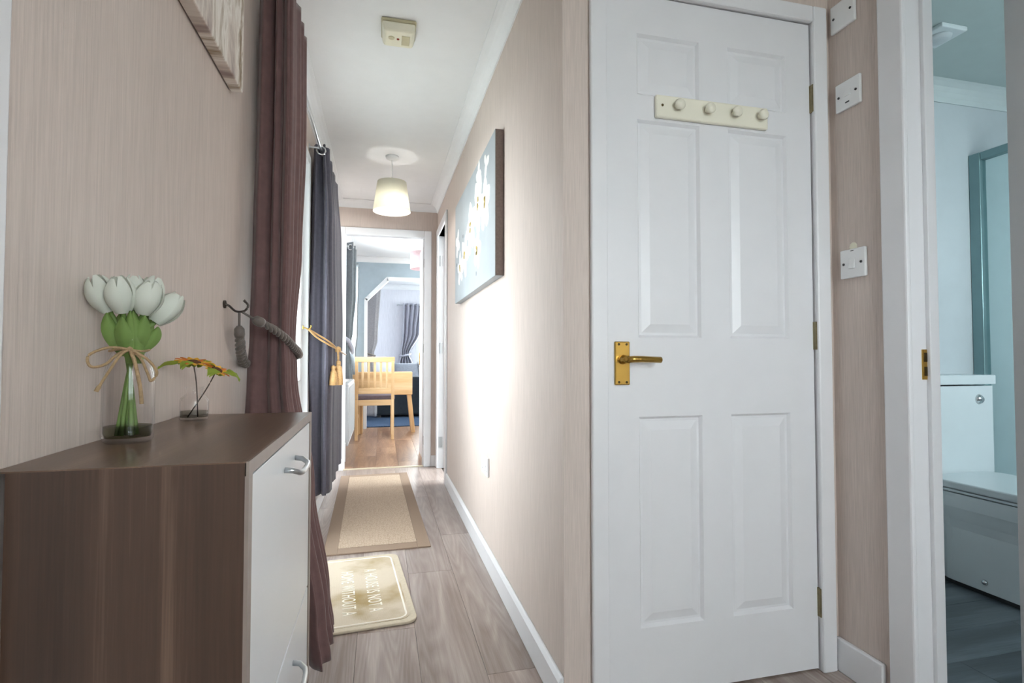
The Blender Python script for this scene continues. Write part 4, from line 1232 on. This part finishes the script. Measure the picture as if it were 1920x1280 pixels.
# ================================================================ SWITCH PLATES
def switch(name, label, yc, zc, style, cat='switch'):
    t = thing(name, label, cat, (XB, yc, zc - .043), group='white plates on the beige strip beside the bathroom')
    build('plate', B().box(XB - .010, XB, yc - .043, yc + .043, zc - .043, zc + .043), 'plastic_white', t, bevel=.003)
    for s in (-1, 1):
        build('screw', B().lathe([(.0001, -.0125), (.0036, -.0118), (.0038, -.010)], (XB, yc + s * .030, zc), 10, 'x'), 'seal_dark', t)
    if style == 'rocker':
        build('rocker', B().hexa([(XB - .010, yc - .009, zc - .016), (XB - .010, yc + .009, zc - .016), (XB - .010, yc + .009, zc + .016), (XB - .010, yc - .009, zc + .016),
                                  (XB - .016, yc - .009, zc - .016), (XB - .016, yc + .009, zc - .016), (XB - .012, yc + .009, zc + .016), (XB - .012, yc - .009, zc + .016)]), 'plastic_white', t, bevel=.001)
        build('mark', B().box(XB - .0106, XB - .0099, yc - .005, yc + .005, zc + .036, zc + .038), 'seal_dark', t)
    elif style == 'fuse':
        build('fuse_carrier', B().box(XB - .0125, XB - .0095, yc - .012, yc + .012, zc - .006, zc + .012), 'plastic_white', t, bevel=.001)
        build('mark', B().box(XB - .0106, XB - .0099, yc - .007, yc + .007, zc - .026, zc - .022), 'seal_dark', t)
    return t
switch('light_switch', 'lowest white rocker switch on the beige strip by the bathroom', 1.283, 1.222, 'rocker')
switch('fuse_spur', 'middle white plate with a fuse carrier, above the rocker switch', 1.290, 1.732, 'fuse', 'switch plate')
switch('blank_plate', 'topmost white plate cut by the upper picture edge', 1.304, 1.985, 'blank', 'switch plate')
fm = thing('plaster_patch', 'small pale filler smear above the lowest switch', 'wall mark', (XB, 1.285, 1.265))
build('smear', B().lathe([(.0001, -.003), (.010, -.002), (.014, 0)], (XB, 1.288, 1.272), 9, 'x'), 'plastic_cream', fm)

# ================================================================ BATHROOM
cu_ = thing('cistern_unit', 'white boxed cistern with a chrome flush button behind the toilet', 'cistern', (2.40, 1.90, 0))
CXA, CXB, CYA, CYB = 2.10, 2.695, 1.835, 1.976
build('box_panel', B().box(CXA, CXB, CYA, CYB, 0, .815), 'unit_white', cu_)
build('ledge_top', B().box(CXA, CXB + .006, CYA - .012, CYB, .822, .864), 'unit_white', cu_, bevel=.004)
build('flush_button', B().lathe([(.0001, CYA - .014), (.013, CYA - .013), (.020, CYA - .006), (.023, CYA)], (2.615, 0, .755), 22, 'y'), 'chrome', cu_, smooth=True)
tl = thing('toilet', 'white back-to-wall toilet with a square closed lid', 'toilet', (2.48, 1.55, 0))
TX0, TX1, TY0, TY1 = 2.285, 2.655, 1.30, 1.834
b = B()
prof = [(0.03, 0.02), (0.03, .24), (.022, .275), (.004, .33), (0, .372), (0, .388)]
def loopat(i, z):
    rr = .09
    pts = rounded(TX0 + i, TX1 - i, TY0 + i * 1.6, TY1, rr, 6)
    # square corners at the wall side
    return [(max(x, TX0 + i), y, z) for x, y in pts]
loops = [[b.bm.verts.new(p) for p in loopat(i, z)] for i, z in prof]
for a, c in zip(loops, loops[1:]):
    n = len(a)
    for i in range(n):
        j = (i + 1) % n; b.bm.faces.new((a[i], a[j], c[j], c[i]))
b.bm.faces.new(loops[0][::-1]); b.bm.faces.new(loops[-1])
build('pan', b, 'ceramic', tl, smooth=False, bevel=.003)
build('pan_shadow', B().prism([(x, y) for x, y, z in loopat(.045, 0)], 0, .021, 'z'), 'seal_dark', tl)  # dark strip standing in for the shadow gap below the pan
build('seat', B().prism(rounded(TX0 - .004, TX1 + .004, TY0 - .004, TY1 - .03, .07), .392, .402, 'z'), 'unit_white', tl, bevel=.003)
build('lid', B().prism(rounded(TX0 - .006, TX1 + .006, TY0 - .006, TY1 - .006, .07), .405, .436, 'z'), 'unit_white', tl, bevel=.006)
build('bolt_cap', B().lathe([(.0001, -.010), (.008, -.008), (.011, 0)], (TX0 + .030, 1.62, .058), 14, 'x'), 'chrome', tl, smooth=True)
# shower screen
sh = thing('shower_screen', 'teal-framed glass shower screen behind the cistern', 'shower screen', (2.82, 1.5, 0))
SXP = 2.81
build('wall_post', B().box(SXP - .022, SXP + .022, 1.93, 1.979, .05, 1.93), 'frame_teal', sh, bevel=.004)
build('top_rail', B().box(SXP - .018, SXP + .018, .95, 1.93, 1.892, 1.93), 'frame_teal', sh, bevel=.004)
build('bottom_rail', B().box(SXP - .018, SXP + .018, .95, 1.93, .05, .085), 'frame_teal', sh, bevel=.004)
build('glass_panel', B().box(SXP - .003, SXP + .003, .95, 1.93, .085, 1.892), 'glass_teal', sh)
build('shower_tray', B().box(SXP - .03, XO, -.19, 1.979, 0, .05), 'ceramic', sh, bevel=.006)
sq = thing('squeegee', 'dark teal squeegee hanging on the shower glass', 'squeegee', (SXP - .02, 1.66, .99))
qx, qy = SXP - .020, 1.682
build('blade', B().box(qx - .012, qx + .010, qy - .072, qy + .072, .990, 1.010), 'squeegee_teal', sq, bevel=.004)
build('handle', B().tube(curve3([(qx, qy, 1.01), (qx, qy - .004, 1.05), (qx, qy - .022, 1.10), (qx, qy - .016, 1.15), (qx, qy + .010, 1.165), (qx, qy + .026, 1.13), (qx, qy + .020, 1.085), (qx, qy + .006, 1.05)], 40), .009, 10), 'squeegee_teal', sq, smooth=True)
sk = thing('suction_hook', 'small round blue suction hook on the shower glass', 'hook', (SXP - .004, 1.71, 1.58))
build('cup', B().lathe([(.0001, -.016), (.009, -.015), (.014, -.006), (.024, 0)], (SXP - .0035, 1.71, 1.60), 18, 'x'), 'frame_teal', sk, smooth=True)
# bathroom ceiling fixture
bf = thing('ceiling_spotlight', 'small square white light fitting on the bathroom ceiling', 'light fitting', (2.19, 1.655, CEIL - .06))
build('plate', B().box(2.125, 2.255, 1.59, 1.72, CEIL - .030, CEIL - .012), 'unit_white', bf, bevel=.004)
build('lens', B().lathe([(.0001, CEIL - .048), (.030, CEIL - .046), (.042, CEIL - .038), (.045, CEIL - .030)], (2.19, 1.655, 0), 22), 'panel_aqua', bf, smooth=True)
pt = thing('panel_joint', 'thin vertical joint strip on the bathroom wall panels', 'trim', (2.30, 1.979, .88))
build('strip', B().box(2.285, 2.30, 1.974, 1.98, .87, 1.73), 'panel_aqua', pt)
build('screw', B().lathe([(.0001, 1.971), (.005, 1.973), (.006, 1.98)], (2.292, 0, 1.745), 10, 'y'), 'frame_teal', pt)

# ================================================================ DINING ROOM
rad = thing('radiator', 'white panel radiator under the silver dining room curtain', 'radiator', (-.31, 5.6, .12))
build('panel', B().box(-.335, -.285, 5.10, 6.20, .13, .70), 'radiator_white', rad, bevel=.012, seg=3)
rib = B()
for k in range(24):
    y = 5.13 + k * .0447
    rib.box(-.289, -.280, y, y + .022, .17, .66)
o = build('ribs', rib, 'radiator_white', rad); o['kind'] = 'stuff'
build('end_plug', B().lathe([(.016, 5.09), (.016, 5.10)], (-.312, 0, .655), 14, 'y'), 'satin_silver', rad)
build('valve', B().tube([(-.312, 5.095, .16), (-.312, 5.06, .16), (-.312, 5.06, .0)], .008, 10), 'plastic_white', rad)
for y in (5.3, 6.0):
    build('bracket', B().box(-.379, -.335, y, y + .03, .20, .62), 'radiator_white', rad)

# silver eyelet curtain next to the dining window
silver, sfn = curtain('curtain', 'curtain_silver',
    [(2.035, -.372, -.250, 5.26, 5.72), (1.55, -.372, -.246, 5.26, 5.74), (1.20, -.372, -.262, 5.22, 5.52), (1.02, -.370, -.290, 5.20, 5.42), (.86, -.372, -.270, 5.20, 5.50), (.74, -.372, -.262, 5.20, 5.52)],
    2.5, 'silver-grey eyelet curtain just inside the dining room doorway', phase=2.2, ns=90, nz=40)
for y, x in ((5.262, -.285), (5.50, -.285)):
    build('eyelet', B().tube([(x + .024 * math.cos(a), y - .006, 1.985 + .024 * math.sin(a)) for a in [2 * PI * i / 18 for i in range(18)]], .0065, 8, closed=True), 'chrome', silver, smooth=True)
build('tie_band', B().tube([(-.365, 5.14, 1.14), (-.30, 5.19, 1.10), (-.272, 5.30, 1.03), (-.275, 5.45, .99)], .022, 8), 'curtain_lilac', silver, smooth=True)
rod2 = thing('curtain_rod', 'chrome rod carrying the silver dining room curtain', 'curtain rod', (-.31, 5.9, 1.985))
build('pole', B().cyl((-.31, 5.19, 1.985), (-.31, 6.75, 1.985), .010, 12), 'satin_silver', rod2, smooth=True)
for y in (5.22, 6.7):
    build('bracket', B().cyl((XL, y, 1.985), (-.31, y, 1.985), .006, 8), 'satin_silver', rod2)
silver2, _ = curtain('curtain', 'curtain_silver',
    [(2.035, -.372, -.262, 6.40, 6.72), (1.20, -.372, -.268, 6.44, 6.72), (1.0, -.370, -.290, 6.52, 6.72), (.74, -.372, -.262, 6.44, 6.74)],
    2.5, 'second silver-grey curtain nearer the blue-grey partition', phase=1.0, ns=70, nz=30)

# pink pendant
PX2, PY2 = .452, 6.25
pk = thing('pendant_lamp', 'pink drum pendant lampshade in the dining room', 'lamp', (PX2, PY2, 1.98))
build('ceiling_rose', B().lathe([(.0001, CEIL - .03), (.04, CEIL - .02), (.045, CEIL)], (PX2, PY2, 0), 20), 'plastic_white', pk, smooth=True)
build('cord', B().cyl((PX2, PY2, 2.12), (PX2, PY2, CEIL - .02), .004, 8), 'plastic_white', pk)
b = B().lathe([(.130, 1.965), (.130, 2.160)], (PX2, PY2, 0), 40)
bmesh.ops.delete(b.bm, geom=[f for f in b.bm.faces if len(f.verts) > 4], context='FACES')
build('shade', b, 'shade_pink', pk, smooth=True, solid=.002)
sp = B()
for k in range(3):
    a = 2 * PI * k / 3 + .4
    sp.tube([(PX2, PY2, 2.13), (PX2 + .130 * math.cos(a), PY2 + .130 * math.sin(a), 2.15)], .002, 6)
build('shade_ring', sp, 'plastic_white', pk)
build('bulb', B().lathe([(.012, 2.13), (.020, 2.09), (.030, 2.05), (.0001, 2.01)], (PX2, PY2, 0), 16), 'plastic_white', pk, smooth=True)

# dining chair, seen from behind
ch = thing('dining_chair', 'light oak slat-back dining chair with a mauve seat', 'chair', (-.067, 6.42, 0))
x0, x1 = -.285, .152
def bar(p0, p1, wx, wy):
    (ax, ay, az), (bx_, by_, bz) = p0, p1
    h = wx / 2; k = wy / 2
    return B().hexa([(ax - h, ay - k, az), (ax + h, ay - k, az), (ax + h, ay + k, az), (ax - h, ay + k, az), (bx_ - h, by_ - k, bz), (bx_ + h, by_ - k, bz), (bx_ + h, by_ + k, bz), (bx_ - h, by_ + k, bz)])
for x in (x0 + .017, x1 - .017):
    build('back_leg', bar((x, 6.31, 0), (x, 6.375, .45), .034, .036), 'oak_light', ch, bevel=.003)
    build('back_post', bar((x, 6.375, .45), (x, 6.315, .90), .034, .034), 'oak_light', ch, bevel=.003)
    build('leg', bar((x, 6.76, 0), (x, 6.76, .44), .036, .036), 'oak_light', ch, bevel=.003)
    build('stretcher', B().box(x - .009, x + .009, 6.35, 6.75, .22, .25), 'oak_light', ch, bevel=.002)
    build('side_rail', B().box(x - .011, x + .011, 6.39, 6.745, .385, .440), 'oak_light', ch, bevel=.002)
build('top_rail', B().hexa([(x0 - .004, 6.308, .885), (x1 + .004, 6.308, .885), (x1 + .004, 6.334, .885), (x0 - .004, 6.334, .885), (x0 - .004, 6.300, .945), (x1 + .004, 6.300, .945), (x1 + .004, 6.326, .945), (x0 - .004, 6.326, .945)]), 'oak_light_flat', ch, bevel=.004)
build('lower_rail', B().box(x0 + .034, x1 - .034, 6.352, 6.374, .520, .585), 'oak_light_flat', ch, bevel=.003)
build('back_rail', B().box(x0 + .034, x1 - .034, 6.366, 6.388, .385, .450), 'oak_light_flat', ch, bevel=.003)
build('front_rail', B().box(x0 + .034, x1 - .034, 6.748, 6.770, .385, .440), 'oak_light_flat', ch, bevel=.003)
for k in range(5):
    x = x0 + .083 + k * (x1 - x0 - .166) / 4
    build('slat', bar((x, 6.362, .585), (x, 6.322, .887), .026, .012), 'oak_light', ch, bevel=.002)
build('seat', B().box(x0 + .012, x1 + .010, 6.395, 6.790, .445, .500), 'seat_mauve', ch, bevel=.018, seg=4)

# drop-leaf table
tbx = thing('dining_table', 'light oak drop-leaf table with splayed legs beyond the chair', 'table', (.05, 6.95, 0))
build('table_top', B().box(-.345, .385, 6.82, 7.06, .735, .757), 'oak_light_flat', tbx, bevel=.003)
build('drop_leaf', B().box(-.343, .385, 6.795, 6.817, .475, .755), 'oak_light_flat', tbx, bevel=.006)
build('drop_leaf', B().box(-.343, .385, 7.063, 7.085, .475, .755), 'oak_light_flat', tbx, bevel=.006)
build('apron', B().box(-.26, .33, 6.84, 7.04, .66, .735), 'oak_light_flat', tbx)
for (x, y, sx_, sy_) in ((-.24, 6.86, -.0, -.0), (.325, 6.86, .075, -.02), (-.24, 7.02, 0, .0), (.325, 7.02, .075, .02)):
    build('leg', bar((x + sx_, y + sy_, 0), (x, y, .70), .05, .05), 'oak_light', tbx, bevel=.004)

# ================================================================ LOUNGE
cp = tag(build('carpet', B().box(-.255, 2.6, 7.42, 9.9, 0.0, .014), 'carpet_blue', bevel=.004), 'deep blue carpet on the lounge floor', 'carpet')
sf = thing('sofa', 'dark navy sofa behind the dining table', 'sofa', (.9, 8.9, .014))
build('base', B().box(-.02, 1.86, 8.62, 9.34, .06, .40), 'sofa_navy', sf, bevel=.03, seg=3)
build('arm', B().box(-.10, 1.94, 8.44, 8.62, .05, .640), 'sofa_navy', sf, bevel=.03, seg=3)
build('backrest', B().box(1.70, 1.95, 8.63, 9.36, .40, .86), 'sofa_navy', sf, bevel=.05, seg=3)
build('seat_cushion', B().box(0, 1.70, 8.63, 9.33, .401, .50), 'sofa_navy', sf, bevel=.03, seg=3)
for x in (-.05, 1.8):
    build('foot', B().box(x, x + .06, 8.48, 8.54, .015, .06), 'seal_dark', sf)
def cushion(name, label, c, w_, h, d, mat, tilt, rz):
    b = B()
    n = 10
    def side(sg):
        def fn(u, v):
            a, c_ = (u - .5) * 2, (v - .5) * 2
            puff = max(0, (1 - a ** 4) * (1 - c_ ** 4)) ** .6
            pin = 1 - .07 * (1 - abs(a)) * abs(c_) - .0
            return (a * w_ / 2 * (1 - .06 * (1 - c_ * c_)), sg * d / 2 * puff, h / 2 + c_ * h / 2 * (1 - .06 * (1 - a * a)))
        return fn
    b.grid(side(1), n, n); b.grid(side(-1), n, n)
    M = Matrix.Translation(Vector(c)) @ Matrix.Rotation(rz, 4, 'Z') @ Matrix.Rotation(tilt, 4, 'X')
    b.xform(M)
    bmesh.ops.remove_doubles(b.bm, verts=b.bm.verts, dist=1e-4)
    return tag(build(name, b, mat, smooth=True), label, 'cushion', group='cushions on the navy sofa')
cushion('cushion', 'plain grey cushion leaning on the navy sofa', (.42, 8.80, .49), .46, .40, .14, 'cushion_grey', R(-25), R(8))
cushion('cushion', 'black and white checked cushion on the navy sofa', (.78, 8.86, .50), .42, .38, .14, 'cushion_check', R(-14), R(-6))
cushion('cushion', 'pale cushion seen through the chair slats', (.05, 8.84, .50), .36, .40, .13, 'cushion_white', R(-10), R(10))
cushion('cushion', 'brown cushion just left of the pale one behind the chair', (-.04, 9.02, .50), .36, .40, .12, 'cushion_brown', R(-6), R(-12))

taupe, _ = curtain('curtain', 'curtain_taupe',
    [(2.06, -.250, -.01, 8.05, 8.35), (1.2, -.250, -.05, 8.05, 8.32), (.98, -.245, -.10, 8.06, 8.26), (.6, -.250, -.06, 8.05, 8.32), (.08, -.250, -.05, 8.05, 8.34)],
    2.5, 'taupe curtain framed by the clipped-corner opening', phase=.5, ns=90, nz=40)
build('tie_band', B().tube([(-.25, 8.03, 1.02), (-.16, 8.03, .985), (-.085, 8.10, .965), (-.09, 8.28, .96)], .014, 8), 'rope_grey', taupe, smooth=True)
lil, _ = curtain('curtain', 'curtain_lilac',
    [(1.925, YF - .010, YF - .11, .385, .76), (1.40, YF - .012, YF - .12, .375, .70), (.98, YF - .02, YF - .11, .36, .50), (.85, YF - .015, YF - .12, .32, .56), (.50, YF - .015, YF - .14, .28, .64)],
    4.5, 'pale lilac curtain tied back beside the lounge end window', phase=.4, ns=110, axis='x', nz=40)
build('tie_band', B().tube([(.33, YF - .03, .97), (.38, YF - .13, .96), (.48, YF - .13, .985), (.53, YF - .03, 1.0)], .018, 8), 'curtain_lilac', lil, smooth=True)
rod3 = thing('curtain_rod', 'slim rod above the lounge end window', 'curtain rod', (1.2, YF - .06, 1.90))
build('pole', B().cyl((.30, YF - .06, 1.895), (2.2, YF - .06, 1.895), .009, 10), 'satin_silver', rod3, smooth=True)
build('finial', B().lathe([(.0001, .27), (.02, .285), (.0001, .305)], (0, YF - .06, 1.895), 12, 'x'), 'satin_silver', rod3, smooth=True)
build('bracket', B().cyl((.36, YF - .06, 1.895), (.36, YF, 1.895), .006, 8), 'satin_silver', rod3)
